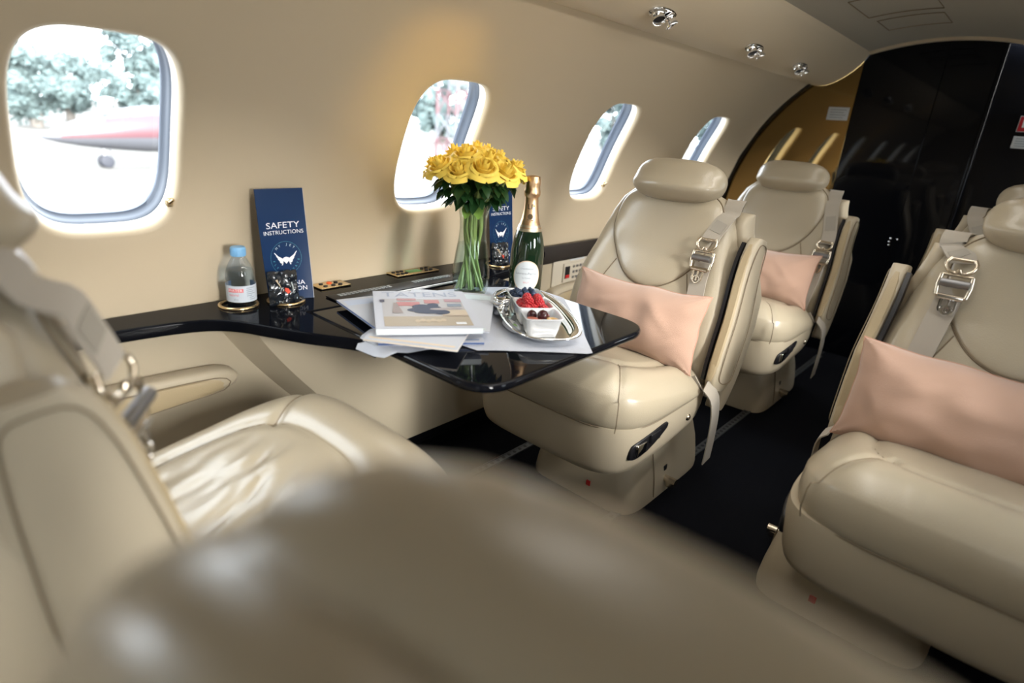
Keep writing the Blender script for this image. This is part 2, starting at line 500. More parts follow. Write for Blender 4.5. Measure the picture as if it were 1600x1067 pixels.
# headliner
def ceil_z(y): return 1.426 - 0.47 * (y - 0.45) ** 2
ys = [0.785 - (0.785 - (2 * YC - 0.785)) * k / 20 for k in range(21)]
rings = [[(x, y, ceil_z(y) + (0.004 if x < X1 - .3 else 0)) for y in ys] for x in (X0, 0, 1.5, 2.5, X1 + .03)]
ceil = mesh('ceiling', *loft(rings, False, False, closed=False), CEIL); ceil['kind'] = 'structure'
# pressed vent panels in the headliner
def ceil_patch(xa, xb, ya, yb, name):
    path = []
    for k in range(9): path.append((xa, ya + (yb - ya) * k / 8))
    for k in range(9): path.append((xb, yb + (ya - yb) * k / 8))
    pts = [Vector((x, y, ceil_z(y) + .001)) for x, y in path]
    mesh(name, *ring_tube(pts, .0016, 5), SEAM, ceil)
ceil_patch(2.30, 2.58, 0.66, 0.44, 'vent_panel')
ceil_patch(2.66, 2.86, 0.65, 0.45, 'vent_panel')

# floor, front bulkhead, rear bulkhead
o = mesh('floor', *box(X0, X1 + .05, -0.5, 1.36, -0.03, 0.0), CARPET, smooth=False); o['kind'] = 'structure'
o = mesh('wall_front', *box(X0 - .02, X0, -0.52, 1.36, -0.03, 1.46), WALL, smooth=False); o['kind'] = 'structure'

rear = empty('wall_rear', (3.2, YC, 0), kind='structure')
def plate(name, y0, y1, m, xo=0.0, bev=.0012, ztop=1.46):
    return flat_faces(mesh(name, *box(xo, xo + .02, y0 - YC, y1 - YC, -0.02, ztop, bev), m, rear))
plate('bronze_panel', 0.7925, 1.36, BRONZE)['label'] = 'mirror-polished bronze veneer panel'
plate('black_panel', 0.4850, 0.7905, BLACK)
plate('black_panel', 0.3050, 0.4835, BLACK)
plate('door_panel', -0.52, 0.290, BLACK, .03)
mesh('light_block', *box(.052, .07, -0.56, 0.94, -0.03, 1.47), SATIN, rear, smooth=False)  # unseen dark sheet added to stop sky light leaking through the panel gaps
mesh('door_edge', *box(-.004, .03, 0.290 - YC, 0.3035 - YC, -0.02, 1.46, .003), BLACK, rear)
for yy, zz in ((.497, .57), (.497, .60), (.470, .60), (.50, .585)):
    mesh('latch_stud', *lathe([(.0, .0), (.005, .001), (.004, .006), (.0, .008)], 10), CHROME, rear).matrix_basis = Matrix.Translation((.0, yy - YC, zz)) @ Matrix.Rotation(-PI / 2, 4, 'Y')
pl = mesh('rear_edge_moulding', *loft([[(x, 2 * 0 + y, z) for y, z in [(0.775 - k * (0.775 - 0.093) / 24, ceil_z(0.775 - k * (0.775 - 0.093) / 24) + d) for k in range(25)]] for x, d in ((3.172, -.0005), (3.172, -.012), (3.198, -.012), (3.198, -.0005))], False, False, closed=False), WALL)
pl['kind'] = 'structure'; pl.name = 'trim_7'
# dark seal between liner and rear bulkhead
seal = []
for side, nm in ((1, 'trim_5'), (-1, 'trim_6')):
    rings = []
    for k in range(40):
        phi = -0.5 + (PHI1 + .5) * k / 39
        rings.append([cyl(x, phi, d, side) for x, d in ((3.165, .012), (3.165, -.006), (3.199, -.006), (3.199, .012))])
    o = mesh(nm, *loft(rings), SATIN); o['kind'] = 'structure'

# ------------------------------------------------------------------ dado: padded lower side wall below the ledge
def sstep(a, b, x):
    t = max(0.0, min(1.0, (x - a) / (b - a))); return t * t * (3 - 2 * t)
def dado_shift(z): return 0.20 * ((0.54 - z) / 0.28) ** 1.25 if z < 0.54 else 0.0     # the sweeping step behind the armrest
def dado_base(x, d, z):
    y = 1.272 - 0.058 * max(0.0, min(1.0, d / .050))
    y += 0.078 * sstep(1.40, 1.62, x)
    return y + 0.02 * (0.3 - z) * (1 if z < .3 else 0)
def dado_y(x, z): return dado_base(x, x - .494 - dado_shift(z), z)
ds = [-.16, -.10, -.05, -.02, -.006, 0, .004, .010, .020, .030, .040, .046, .050, .056, .07, .10]      # columns that follow the step
xs = [('x', q) for q in (X0, -1.0, -.5, -.2, 0, .15)] + [('d', q) for q in ds] + [('x', q) for q in (1.02, 1.15, 1.3)] + [('x', 1.38 + .03 * k) for k in range(10)] + [('x', q) for q in (1.9, 2.3, 2.8, 3.19)]
zs = [0.065, .07] + [0.09 + .02 * k for k in range(22)] + [.528]
v = []
for kd, q in xs:
    for i, z in enumerate(zs):
        x = q if kd == 'x' else .494 + dado_shift(z) + q
        d = (-1 if q < .5 else 1) if kd == 'x' else q
        v.append((x, dado_base(x, d, z) + (.012 if i == 0 else 0), z))
nz = len(zs)
f = [(i * nz + j, (i + 1) * nz + j, (i + 1) * nz + j + 1, i * nz + j + 1) for i in range(len(xs) - 1) for j in range(nz - 1)]
dado = mesh('trim_8', v, f, SHELL); dado['kind'] = 'structure'
o = mesh('baseboard_left', *box(X0, 3.19, 1.270, 1.30, 0.0, 0.075), SATIN, smooth=False); o['kind'] = 'structure'

# armrests moulded on the dado
def wall_armrest(x_tip, length, y_wall, z_top, label, h=0.10, face=1):
    root = empty('wall_armrest', (x_tip - face * length / 2, y_wall, z_top), 0, label, 'armrest', 'armrests on the left side wall')
    # local: x along the cabin, -y out of the wall
    L = length
    out = []
    n = 14
    for k in range(n + 1):                       # top edge, a gentle arch towards the tip
        t = k / n; x = -L / 2 + (L - .035) * t
        out.append((x, -0.012 * (1 - t) ** 2 - .010 * t ** 6))
    out += [(L / 2 - .012, -.018), (L / 2, -.036), (L / 2 - .012, -.054)]
    for k in range(n + 1):
        t = k / n; x = L / 2 - .045 - (L - .045) * t
        out.append((x, -.060 - (h - .035) * t ** 1.15))
    out = resample(out, 90)
    def mp(u, w, hh): return Vector((face * u, -hh, w))
    v, f = slab(out[::-1], mp, 0.050, .012)
    mesh('body', v, f, SHELL, root)
    c = Vector((-.02, -.045))
    ins = [(c.x + (p[0] - c.x) * .93, c.y + (p[1] - c.y) * .70) for p in out]
    v, f = puff(ins, lambda u, w, hh: Vector((face * u, -.050 - hh, w - .004)), .004, rings=5, p=8)
    mesh('inset_panel', v, f, TAN, root)['label'] = 'tan leather inset panel'
    mesh('seam', *ring_tube([Vector((face * p[0], -.0508, p[1] - .004)) for p in ins], .0012, 5), SEAM, root)
    return root
wall_armrest(0.525, 0.62, 1.268, 0.438, 'cream moulded armrest on the wall beside the front left seat with tan inset')
wall_armrest(1.68, 0.52, 1.298, 0.418, 'cream curved wall armrest below the switch panel behind the champagne bottle', face=-1)

# ------------------------------------------------------------------ black side ledge with its fittings
LEDGE_Z = 0.55
ledge = empty('side_ledge', (0.9, 1.25, LEDGE_Z), 0, 'glossy black side ledge along the left cabin wall with gold cup rings', 'ledge')
lo = Vector((0.9, 1.25, 0))
inner = catmull([(-1.55, 1.236, 0), (-.6, 1.236, 0), (0.0, 1.235, 0), (.235, 1.233, 0), (.36, 1.226, 0), (.45, 1.207, 0), (.50, 1.165, 0), (.535, 1.10, 0), (.572, 1.028, 0), (.606, .975, 0), (.632, .930, 0), (.6445, .885, 0)], 60)
edge = [(p.x, p.y) for p in inner] + [(.6455, .90), (.6455, 1.00), (.643, 1.140), (1.245, 1.140), (1.262, 1.150), (1.40, 1.172), (1.52, 1.205), (1.60, 1.255), (1.66, 1.287), (1.75, 1.292), (3.19, 1.292), (3.19, 1.322), (-1.55, 1.322)]
area2 = sum(edge[i - 1][0] * edge[i][1] - edge[i][0] * edge[i - 1][1] for i in range(len(edge)))
TH = .026
def lmap(u, w, h): return Vector((u - lo.x, w - lo.y, h - TH))
o = flat_faces(mesh('top', *slab(edge, lmap, TH, .005), LACQUER, ledge))
# brown face strip of the ledge further aft
mesh('face_strip', *box(1.64 - lo.x, 3.19 - lo.x, 1.286 - lo.y, 1.300 - lo.y, -.050, .014, .003), DARKTRIM, ledge)['label'] = 'dark brown face strip'
# slot with hinged lid for the stowed table leaf
mesh('slot_lid', *box(.735 - lo.x, 1.145 - lo.x, 1.156 - lo.y, 1.212 - lo.y, .0005, .0045, .0015), SATIN, ledge)
for (xa, xb) in ((.760, .915), (.985, 1.125)):
    g = MB()
    n = int((xb - xa) / .011)
    for i in range(n):
        for j in range(2):
            x = xa + i * .011; y = 1.188 + j * .009
            g.add(*box(x - lo.x, x + .008 - lo.x, y - lo.y, y + .006 - lo.y, .0045, .0060))
    gr = g.build('grille', GRILLE, ledge); gr['kind'] = 'stuff'; gr['label'] = 'grey perforated grille'
mesh('chrome_strip', *box(.74 - lo.x, 1.12 - lo.x, 1.1435 - lo.y, 1.1510 - lo.y, .0002, .0045, .001), ALU, ledge)['label'] = 'bright metal edge strip'
def brass_plate(xc, yc, w, d, rz, kind):
    pl = mesh('control_plate', *box(-w / 2, w / 2, -d / 2, d / 2, 0, .004, .0012), GOLD, ledge)
    pl.location = (xc - lo.x, yc - lo.y, .0005); pl.rotation_euler = (0, 0, rz); pl['label'] = 'brass control plate'
    if kind == 'display':
        mesh('display', *box(-.022, .022, -.012, .012, .0038, .0052, .001), GREENLCD, pl)['label'] = 'green display'
        xs_ = [-.062, -.047, -.034, .040, .056]
    else:
        xs_ = [-.022, .0, .020]
        mesh('call_button', *lathe([(.007, .0038), (.007, .006), (.004, .007), (0, .007)], 14, cx=.002, cy=.012), mat('orange_button', (.8, .13, .03), .4), pl)
    for x in xs_:
        for y in (-.011, .011):
            if kind != 'display' and y > 0 and x == 0: continue
            mesh('button', *lathe([(.0055, .0038), (.0055, .006), (.003, .0068), (0, .0068)], 12, cx=x, cy=y), SATIN, pl)
brass_plate(1.065, 1.292, .150, .052, 0.0, 'display')
brass_plate(.800, 1.292, .085, .050, 0.0, 'keys')
for xc, yc in ((.552, 1.262), (.648, 1.235), (1.352, 1.228)):
    pts = [(xc - lo.x + .038 * cos(2 * PI * k / 48), yc - lo.y + .038 * sin(2 * PI * k / 48), .002) for k in range(48)]
    mesh('cup_ring', *ring_tube(pts, .0042, 8), GOLD, ledge)['label'] = 'gold cup holder ring'

# ------------------------------------------------------------------ folding table leaf
table = empty('folding_table', (0.93, 0.87, 0), 0, 'glossy black lacquered fold-out table holding flowers, magazines and the silver tray', 'table')
to = Vector((0.93, 0.87, 0))
corners = [(.647, 1.137, .006), (.655, .607, .075), (1.215, .606, .085), (1.240, 1.137, .006)]
tp = []
ctr = [(c[0], c[1]) for c in corners]
for i, (x, y, r) in enumerate(corners):
    p = Vector((x, y)); a = (Vector(ctr[i - 1]) - p).normalized(); b = (Vector(ctr[(i + 1) % 4]) - p).normalized()
    for k in range(9):
        t = k / 8
        q = (p + a * r) * (1 - t) ** 2 + p * 2 * t * (1 - t) + (p + b * r) * t * t
        tp.append((q.x, q.y))
flat_faces(mesh('tabletop', *slab(tp, lambda u, w, h: Vector((u - to.x, w - to.y, .532 + h)), .018, .007), BLACK, table))
arm = MB(); arm.add(*box(.80 - to.x, .86 - to.x, .66 - to.y, 1.20 - to.y, .512, .532, .004)); arm.add(*box(1.06 - to.x, 1.12 - to.x, .66 - to.y, 1.20 - to.y, .512, .532, .004))
arm.build('support_arm', SATIN, table)

# switch panel on the dado, beside the champagne bottle
sw = empty('switch_panel', (1.86, dado_y(1.86, .46), .453), 0, 'small cream switch panel with rows of keys on the wall behind the champagne bottle', 'panel')
mesh('plate', *box(-.145, .115, -.006, .0, -.055, .055, .002), PANEL, sw)
mesh('key_plate', *box(-.085, .10, -.012, -.004, -.034, .038, .003), PANEL, sw)
mesh('display', *box(-.078, -.048, -.0135, -.011, -.020, .026, .001), SATIN, sw)
mesh('rocker', *box(-.075, -.051, -.016, -.013, -.018, -.006, .001), RED, sw)['label'] = 'red rocker switch'
for r in range(3):
    for k in range(6 - (r == 2)):
        mesh('key', *box(-.030 + k * .021, -.018 + k * .021, -.0145, -.0115, .018 - r * .021, .027 - r * .021, .001), STEEL, sw)
mesh('marking', *box(-.045, .05, -.0072, -.005, .044, .050, .001), LABELW, sw)

# seat rails let into the floor
for y, lab in ((1.030, 'steel seat rail in the black floor beneath the table side'), (0.637, 'steel seat rail in the black floor along the aisle side of the left seats')):
    b = MB()
    b.add(*box(-1.4, 3.1, -.012, .012, 0, .0035, .001))
    o = empty('seat_rail', (0, y, 0.0), 0, lab, 'rail')
    b.build('rail', RAILM, o)
    g = MB()
    for k in range(118):
        g.add(*lathe([(.006, .0036), (.006, .0042)], 8, True, True, cx=.2 + k * .0254))
    q = g.build('rail_holes', SATIN, o); q['kind'] = 'stuff'
    s = MB()
    for yy in (-.010, .010): s.add(*box(-1.4, 3.1, yy - .0016, yy + .0016, .0035, .005))
    s.build('rail_lip', RAILM, o)

# eyeball air vents and reading lamps in the overhead unit
def psu_frame(x, y):
    for (ya, za), (yb, zb) in zip(prof, prof[1:]):
        if yb <= y <= ya:
            t = (ya - y) / (ya - yb); z = za + (zb - za) * t
            n = Vector((0, -(zb - za), (yb - ya))).normalized()
            if n.z > 0: n = -n
            return Vector((x, y, z)), n
def overhead_lamp(x, y, label, spread=1.0):
    p, n = psu_frame(x, y)
    root = empty('reading_lamp', p, 0, label, 'lamp', 'chrome lamps and air nozzles in the overhead unit')
    ax = Vector((1, 0, 0)); ay = n.cross(ax)
    R3 = Matrix((ax, ay, n)).transposed().to_4x4()
    root.matrix_world = Matrix.Translation(p) @ R3
    mesh('mount_plate', *loft([[(a, b, h) for a, b in se(.062 - e, .021 - e, 2.2, 36)] for h, e in ((-.002, 0), (.003, .0), (.0045, .003))]), CHROME, root)
    for sx, tilt in ((-.027, -.55), (.026, .45)):
        barrel = mesh('nozzle', *lathe([(.017, .0), (.019, .004), (.0175, .008), (.0145, .012), (.0165, .020), (.0175, .026), (.0165, .0275), (.0150, .026), (.0135, .016), (0, .014)], 24), CHROME, root)
        barrel.location = (sx, 0, .003); barrel.rotation_euler = (0, tilt * .6, 0)
        mesh('lens', *lathe([(.0135, .0185), (0, .019)], 20), SATIN, barrel)
overhead_lamp(1.530, .879, 'twin chrome lamp and air nozzle overhead, nearest of the three in the cream overhead unit')
overhead_lamp(2.160, .879, 'small chrome lamp and nozzle pair in the overhead unit, the middle of the three')
overhead_lamp(2.650, .882, 'chrome lamp and nozzle pair at the far end of the overhead unit')

# placards on the rear bulkhead
def placard(name, y, z, w, h, label, rows, m=LABELW, red=False):
    root = empty(name, (3.199, y, z), 0, label, 'sign')
    mesh('plate', *box(-.003, 0.0, -w / 2, w / 2, -h / 2, h / 2, .001), m, root)
    p = Print()
    if red:
        p.rect(-w * .40, w * .40, -h * .40, h * .40, (.55, .02, .03)); p.rect(-w * .28, w * .28, -h * .30, h * .30, (.8, .8, .8), 1)
        p.text('EXIT', 0, 0, h * .26, (.55, .02, .03), 2)
    else:
        for k in range(rows):
            p.rect(-w * .38, w * (.38 - .1 * (k % 2)), h * (.30 - .6 * k / (rows - 1)) - h * .03, h * (.30 - .6 * k / (rows - 1)) + h * .03, (.30, .32, .35))
    p.build('print', lambda u, q, e: Vector((-.003 - e, -u, q)), root)
placard('placard', .848, 1.118, .090, .056, 'small white placard on the bronze rear panel', 4)
placard_x = 3.199
def placard2(y, z, w, h, label, red=False):
    root = empty('placard', (3.229, y, z), 0, label, 'sign')
    mesh('plate', *box(-.003, 0.0, -w / 2, w / 2, -h / 2, h / 2, .001), LABELW, root)
    p = Print()
    if red:
        p.rect(-w * .46, w * .46, -h * .46, h * .46, (.42, .02, .03)); p.rect(-w * .30, w * .30, -h * .22, h * .26, (.75, .75, .75), 1)
    else:
        for k in range(4): p.rect(-w * .40, w * .36, h * (.30 - .2 * k) - h * .035, h * (.30 - .2 * k) + h * .035, (.30, .36, .40))
    p.build('print', lambda u, q, e: Vector((-.003 - e, -u, q)), root)
placard2(.150, 1.112, .070, .060, 'small red and white notice on the black rear door', True)
placard2(.140, 1.043, .090, .046, 'pale blue-white notice under the red one on the black rear door')

# ------------------------------------------------------------------ seats (each faces its own +x)
W_TAB = [(-.03, .225), (.03, .243), (.10, .252), (.18, .250), (.26, .236), (.34, .214), (.41, .192), (.455, .170), (.485, .140), (.502, .100), (.510, .05)]
D_TAB = [(-.03, .050), (.05, .060), (.35, .058), (.44, .050), (.485, .036), (.502, .022), (.510, .008)]
def back_c(t): return -.062 + .016 * sin(PI * max(0, min(1, t / .30))) + .010 * sstep(.3, .5, t)
def back_front(s, t, n=3.0):
    w = interp(W_TAB, t); d = interp(D_TAB, t)
    q = min(.999, abs(s) / w)
    wing = .016 * sstep(.45, .85, q) * sstep(-.02, .1, t) * (1 - sstep(.30, .42, t))
    return back_c(t) + d * (1 - q ** n) ** (1 / n) + wing * (1 - sstep(.86, 1.0, q))

def cushion_top(x, y):
    """height of the seat cushion's top at local x, y"""
    cx, a, b, n = .170, .245, .252, 4.2
    r = (abs((x - cx) / a) ** n + abs(y / b) ** n) ** (1 / n)
    zt = .452 + .17 * (x - .30)
    z = zt - .060 * min(1, r) ** 7
    inner = (abs((x - .10) / .185) ** 3.2 + abs(y / .165) ** 3.2) ** (1 / 3.2)
    z += -.006 * math.exp(-((inner - 1) / .05) ** 2) + .007 * max(0, 1 - inner ** 2) * .6 + .008 * sstep(1.0, 1.25, inner)
    return z, r

def make_seat(loc, rz, inb, recline, label, base_dy=0.0, wrinkles=False, belt_hang=True, hide_rear=False, buckle_t=.30, hr=0.0, bs=.132, foot=0.0, hn=0.0, tw=0.0, wsc=1.0, belts=True):
    """inb: which local side (+1/-1 in y) faces the aisle"""
    r = math.radians(recline); sr, cr = sin(r), cos(r)
    root = empty('cabin_seat', loc, rz, label, 'seat', 'cream leather cabin seats')
    x0, z0 = .020 + foot, .365
    def P(s, t, n): return Vector((x0 - t * sr + n * cr, s, z0 + t * cr + n * sr))
    by = base_dy
    # floor pedestal
    rings = []
    for z, xf, xb, w, n in ((0, .218, -.235, .174, 7), (.012, .219, -.236, .175, 7), (.05, .213, -.232, .171, 7), (.10, .199, -.225, .163, 7), (.15, .178, -.212, .152, 6.5), (.185, .158, -.20, .142, 6), (.215, .132, -.185, .131, 5), (.245, .12, -.18, .130, 4)):
        rings.append([(x, y + by, z) for x, y in se((xf - xb) / 2, w, n, 72, (xf + xb) / 2)])
    ped = mesh('pedestal', *loft(rings), SHELL, root)
    pts = [Vector((.100 - .02 * (1 - k / 8), inb * (.1752 - .012 * sstep(.05, .2, .012 + .022 * k) - .0095 * k / 8) + by, .012 + .022 * k)) for k in range(9)]
    mesh('pedestal_seam', *tube(pts, .0016, 6), SEAM, ped)
    mesh('release_mark', *box(.214, .2185, by + inb * .035, by + inb * .047, .045, .060, .001), RED, ped)['label'] = 'small red mark on the pedestal front'
    b = MB(); b.add(*tube([(.015, inb * .165 + by, .045), (.015, inb * .205 + by, .042)], [.010, .012], 12)); b.add(*box(.004, .026, by + inb * .19 - .010, by + inb * .19 + .010, .024, .042, .003))
    b.build('release_knob', BUCKLE, root)
    mesh('knob_slot', *box(.004, .026, by + inb * .158 - .008, by + inb * .158 + .010, .030, .085, .004), SATIN, ped)
    # upholstered pan
    rings = []
    for k, (q, sc) in enumerate(((0, .985), (.15, .992), (.5, .985), (.8, .965), (.93, .945), (1.0, .90))):
        ring = []
        for x, y in se(.248 * sc, .250 * sc, 5.0, 84, .165):
            zb = .252 - .15 * (x + .05) / .45 * .30
            ring.append((x, y + by * .12, .342 + (zb - .342) * q))
        rings.append(ring)
    mesh('seat_pan', *loft(rings), SHELL, root)
    # cushion
    cx, a, bb, n = .170, .245, .252, 4.2
    NT = 132; ts = [2 * PI * k / NT for k in range(NT)]
    rl = [k * .035 for k in range(26)] + [.90, .92, .94, .955, .97, .985, 1.0]
    v = [(cx, 0, cushion_top(cx, 0)[0])]; f = []
    def ct(x, y):
        z = cushion_top(x, y)[0]
        for sy in (1, -1):      # crease running from the inset panel to the front corner
            ax, ay, bx, byy = .252, .118 * sy, .40, .215 * sy
            dx, dy = bx - ax, byy - ay; L = math.hypot(dx, dy)
            u = ((x - ax) * dx + (y - ay) * dy) / L / L; d = abs((x - ax) * dy - (y - ay) * dx) / L
            if -.05 < u < 1.3: z -= .0045 * math.exp(-(d / .010) ** 2)
        if wrinkles and x < .27 and abs(y) < .17:
            e_ = (1 - sstep(.16, .27, x)) * (1 - sstep(.10, .165, abs(y)))
            z += (.0065 * noise.noise((x * 9 + y * 9, (y - x * .5) * 26, 3.1)) + .0025 * noise.noise((x * 18 + y * 14, (y - x * .5) * 60, 1.7))) * e_
        else:
            z += .0015 * noise.noise((x * 14, y * 14, 8.3))
        return z
    v[0] = (cx, 0, ct(cx, 0))
    for q in rl[1:]:
        for x, y in [(cx + (px) * q, py * q) for px, py in se(a, bb, n, NT)]: v.append((x, y, ct(x, y)))
    m = len(rl) - 1
    for zz, sc in ((.55, 1.012), (.30, 1.014), (.12, 1.006), (.03, .995), (0, .985)):
        for (px, py) in se(a, bb, n, NT):
            x, y = cx + px * sc, py * sc
            zt = ct(cx + px, py); v.append((x, y, .338 + (zt - .338) * zz))
        m += 1
    for j in range(NT): f.append((0, 1 + j, 1 + (j + 1) % NT))
    for i in range(m - 1):
        for j in range(NT):
            q = 1 + i * NT + j; w = 1 + i * NT + (j + 1) % NT; f.append((q, w, w + NT, q + NT))
    f.append(tuple(range(1 + (m - 1) * NT, 1 + m * NT)))
    cu = mesh('seat_cushion', v, f, LEATHER, root)
    s = MB()
    pts = [Vector((cx + px * .992, py * .992, .3395)) for px, py in se(a, bb, n, NT)]
    s.add(*ring_tube(pts, .0022, 6))
    ip = [(.10 + px, py) for px, py in se(.185, .165, 3.2, 90)]
    ip = [q for q in ip if q[0] > -.02]
    ip.sort(key=lambda q: math.atan2(q[1], q[0] - .02))
    s.add(*tube([Vector((x, y, ct(x, y) + .0002)) for x, y in ip], .0013, 5))
    for sy in (1, -1):
        for off in (0,):
            cr_ = [Vector((.252 + (.398 - .252) * k / 12, sy * (.118 + .097 * k / 12), 0)) for k in range(13)]
            pp = [Vector((p.x, p.y, ct(p.x, p.y) + .0003)) for p in cr_]
            e = pp[-1]
            pp += [Vector((e.x + .004, e.y + sy * .003, e.z - .012)), Vector((e.x + .006, e.y + sy * .005, e.z - .05)), Vector((e.x + .003, e.y + sy * .002, .342))]
            s.add(*tube(pp, .0013, 5))
    s.build('cushion_seam', SEAM, cu)
    # recline switches on the aisle side of the pan
    b = MB()
    sp = [(.280, .302), (.345, .247), (.352, .262), (.348, .300), (.290, .330), (.200, .335), (.192, .318)]
    sp = [(.352, .252), (.356, .282), (.345, .306), (.225, .325), (.205, .318), (.212, .300)]
    ol = smooth_loop(sp, 40, 2)
    yb = lambda x, z: .250 * (1 - abs((x - .165) / .248) ** 5.0) ** .2 * .985 if abs(x - .165) < .247 else .1
    plate_ = mesh('switch_plate', *slab(ol, lambda u, w, h: Vector((u, inb * (yb(u, w) + by * .12 * inb - .004 + h), w)), .009, .002), SATIN, root)
    for (ua, ub, za, zb_) in ((.300, .342, .270, .300), (.245, .292, .290, .314)):
        yy = yb((ua + ub) / 2, 0)
        mesh('switch', *box(ua, ub, min(inb * (yy - .002), inb * (yy + .010)), max(inb * (yy - .002), inb * (yy + .010)), za, zb_, .003), CHROME if ua > .29 else SATIN, plate_)
    kb = mesh('jack_button', *lathe([(.0, .010), (.005, .010), (.008, .008), (.010, .003), (.0105, -.004)], 16), BUCKLE, root)
    kb.location = (.085, inb * (.243), .288); kb.rotation_euler = (-inb * PI / 2, 0, 0)
    # backrest
    K = 56; rings = []
    tl = [-.03, -.02, 0, .03, .06, .10, .14, .18, .22, .26, .30, .34, .38, .41, .435, .455, .470, .485, .495, .502, .507, .510]
    for t in tl:
        w = interp(W_TAB, t); d = interp(D_TAB, t); ring = []
        for q, (sx, sn) in enumerate(se(1, 1, 3.0, K)):
            nn = back_front(sx * w * .999, t) if sn > 0 else back_c(t) + d * sn * 1.15
            if sn > 0: nn = back_c(t) + (back_front(sx * w * .9995, t) - back_c(t)) * 1.0
            ring.append(P(sx * w, t, nn))
        rings.append(ring)
    bk = mesh('backrest', *loft(rings), LEATHER, root)
    # shield-shaped upper panel
    half = [(0, .205), (.035, .211), (.072, .229), (.105, .262), (.133, .305), (.152, .350), (.160, .395), (.158, .430), (.146, .462), (.115, .486), (.06, .497), (0, .50)]
    loop = half + [(-x, y) for x, y in half[-2:0:-1]]
    loop = smooth_loop(loop, 96, 2)
    mp = lambda u, w, h: P(u, w, back_front(u, w) + h)
    v, f = puff(loop, mp, .013, center=(0, .36), rings=14, p=7, embed=.004, extra=lambda u, w: -.006 * math.exp(-((u / .10) ** 2 + ((w - .38) / .08) ** 2)))
    sh = mesh('upper_pad', v, f, LEATHER, bk)
    mesh('pad_seam', *ring_tube([mp(p[0], p[1], .0008) for p in loop], .0019, 5), SEAM, bk)
    for sg in (1, -1):
        s = MB()
        pp = [mp(sg * x, y, .0008) for x, y in ((.112, .266), (.124, .235), (.138, .20), (.150, .16), (.160, .11), (.165, .05), (.166, .0))]
        s.add(*tube(catmull(pp, 18), .0014, 5))
        s.build('bolster_seam', SEAM, bk)
    # headrest: a padded shell bent round the top of the backrest
    K = 36; rings = []
    hs = [-.133, -.131, -.125, -.115, -.10, -.075, -.04, 0, .04, .075, .10, .115, .125, .131, .133]
    for y in hs:
        q = abs(y) / .133
        hgt = (.0545 * (1 - q ** 4.0) ** .5 if q < 1 else 0) + .004; dep = (.046 * (1 - q ** 5) ** .5 if q < 1 else 0) + .003
        cn = hn + .002 - 1.5 * y * y; ctt = .510 + hr + .25 * y * y
        ring = []
        for a_, b_ in se(dep, hgt, 2.3, K):
            lean = -.10 * (b_) + (.016 * math.exp(-((b_ + .03) / .02) ** 2) if a_ > 0 else 0)
            ring.append(P(y, ctt + b_, cn + a_ + lean))
        rings.append(ring)
    hd = mesh('headrest', *loft(rings), LEATHER, root)
    b = MB()
    for y in (-.05, .05): b.add(*tube([P(y, .44, -.075), P(y, .50, -.055)], .008, 10))
    b.build('headrest_post', CHROME, root)
    # aisle-side wing (outer shell) and stowed armrest
    def wing(side, ya, yb_, prof_, name, m, parent=root, n_exp=3.2):
        rings = []
        for t, nf, nb in prof_:
            c_, h_ = (nf + nb) / 2, (nf - nb) / 2
            rings.append([P(side * ((ya + yb_) / 2 + q * (yb_ - ya) / 2), t, c_ + p_ * h_) for p_, q in se(1, 1, n_exp, 28)])
        return mesh(name, *loft(rings), m, parent)
    wp = [(-.075, -.050, -.070), (-.072, -.030, -.085), (-.055, .000, -.105), (-.02, .022, -.118), (.04, .036, -.124), (.12, .040, -.126), (.20, .034, -.124), (.28, .018, -.120), (.35, -.006, -.114), (.40, -.030, -.108), (.435, -.050, -.100), (.452, -.066, -.092), (.458, -.074, -.084)]
    wp = [(t, a_ - .028, b_ - .028) for t, a_, b_ in wp]
    wi = [(-.066, -.090, -.112), (-.060, -.080, -.128), (-.035, -.076, -.150), (.02, -.078, -.172), (.10, -.080, -.186), (.18, -.080, -.188), (.26, -.076, -.180), (.33, -.064, -.168), (.385, -.046, -.152), (.425, -.040, -.136), (.450, -.054, -.120), (.462, -.072, -.106), (.466, -.082, -.098)]
    wi = [(t * (wsc if t > 0 else 1), a_, b_) for t, a_, b_ in wi]
    def wing2(side, name, prof_, base_y, half, tuck):
        rings = []
        for t, nf, nb in prof_:
            c_, h_ = (nf + nb) / 2, (nf - nb) / 2
            yo = base_y - tuck * sstep(.22, .46, t)
            rings.append([P(side * (yo + q * half), t, c_ + p_ * h_) for p_, q in se(1, 1, 3, 28)])
        return mesh(name, *loft(rings), SHELL, root)
    wing2(inb, 'side_wing', wi, .256, .022, .068); wing2(-inb, 'side_wing', wp, .210, .017, .040)
    ap = [(-.010, .012, -.035), (-.006, .026, -.055), (.01, .036, -.074), (.05, .044, -.084), (.12, .046, -.088), (.19, .044, -.086), (.26, .038, -.080), (.34, .028, -.072), (.382, .014, -.066), (.398, -.002, -.054)]
    ap = [(t * (wsc if t > 0 else 1), a_ - .028, b_ - .028) for t, a_, b_ in ap]
    rings = []
    for t, nf, nb in ap:
        c_, h_ = (nf + nb) / 2, (nf - nb) / 2; yo = .262 - .012 * sstep(.15, .34, t)
        rings.append([P(inb * (yo + q * .0185), t, c_ + p_ * h_) for p_, q in se(1, 1, 3.6, 36)])
    ar = mesh('stowed_armrest', *loft(rings), SHELL, root)
    rings = []
    for k in range(15):
        t = (.01 + .37 * k / 14) * wsc; nf = interp([(a_, b_) for a_, b_, _ in ap], t) - .002; yo = .262 - .012 * sstep(.15, .34, t)
        rings.append([P(inb * (yo + q), t, nf + e) for q, e in ((-.026, -.03), (-.026, .0), (-.0175, .0), (-.0175, -.03))])
    mesh('armrest_gap_shade', *loft(rings), SATIN, ar)['label'] = 'dark strip for the shade in the gap beside the stowed armrest'  # shade of the gap put in as a dark strip
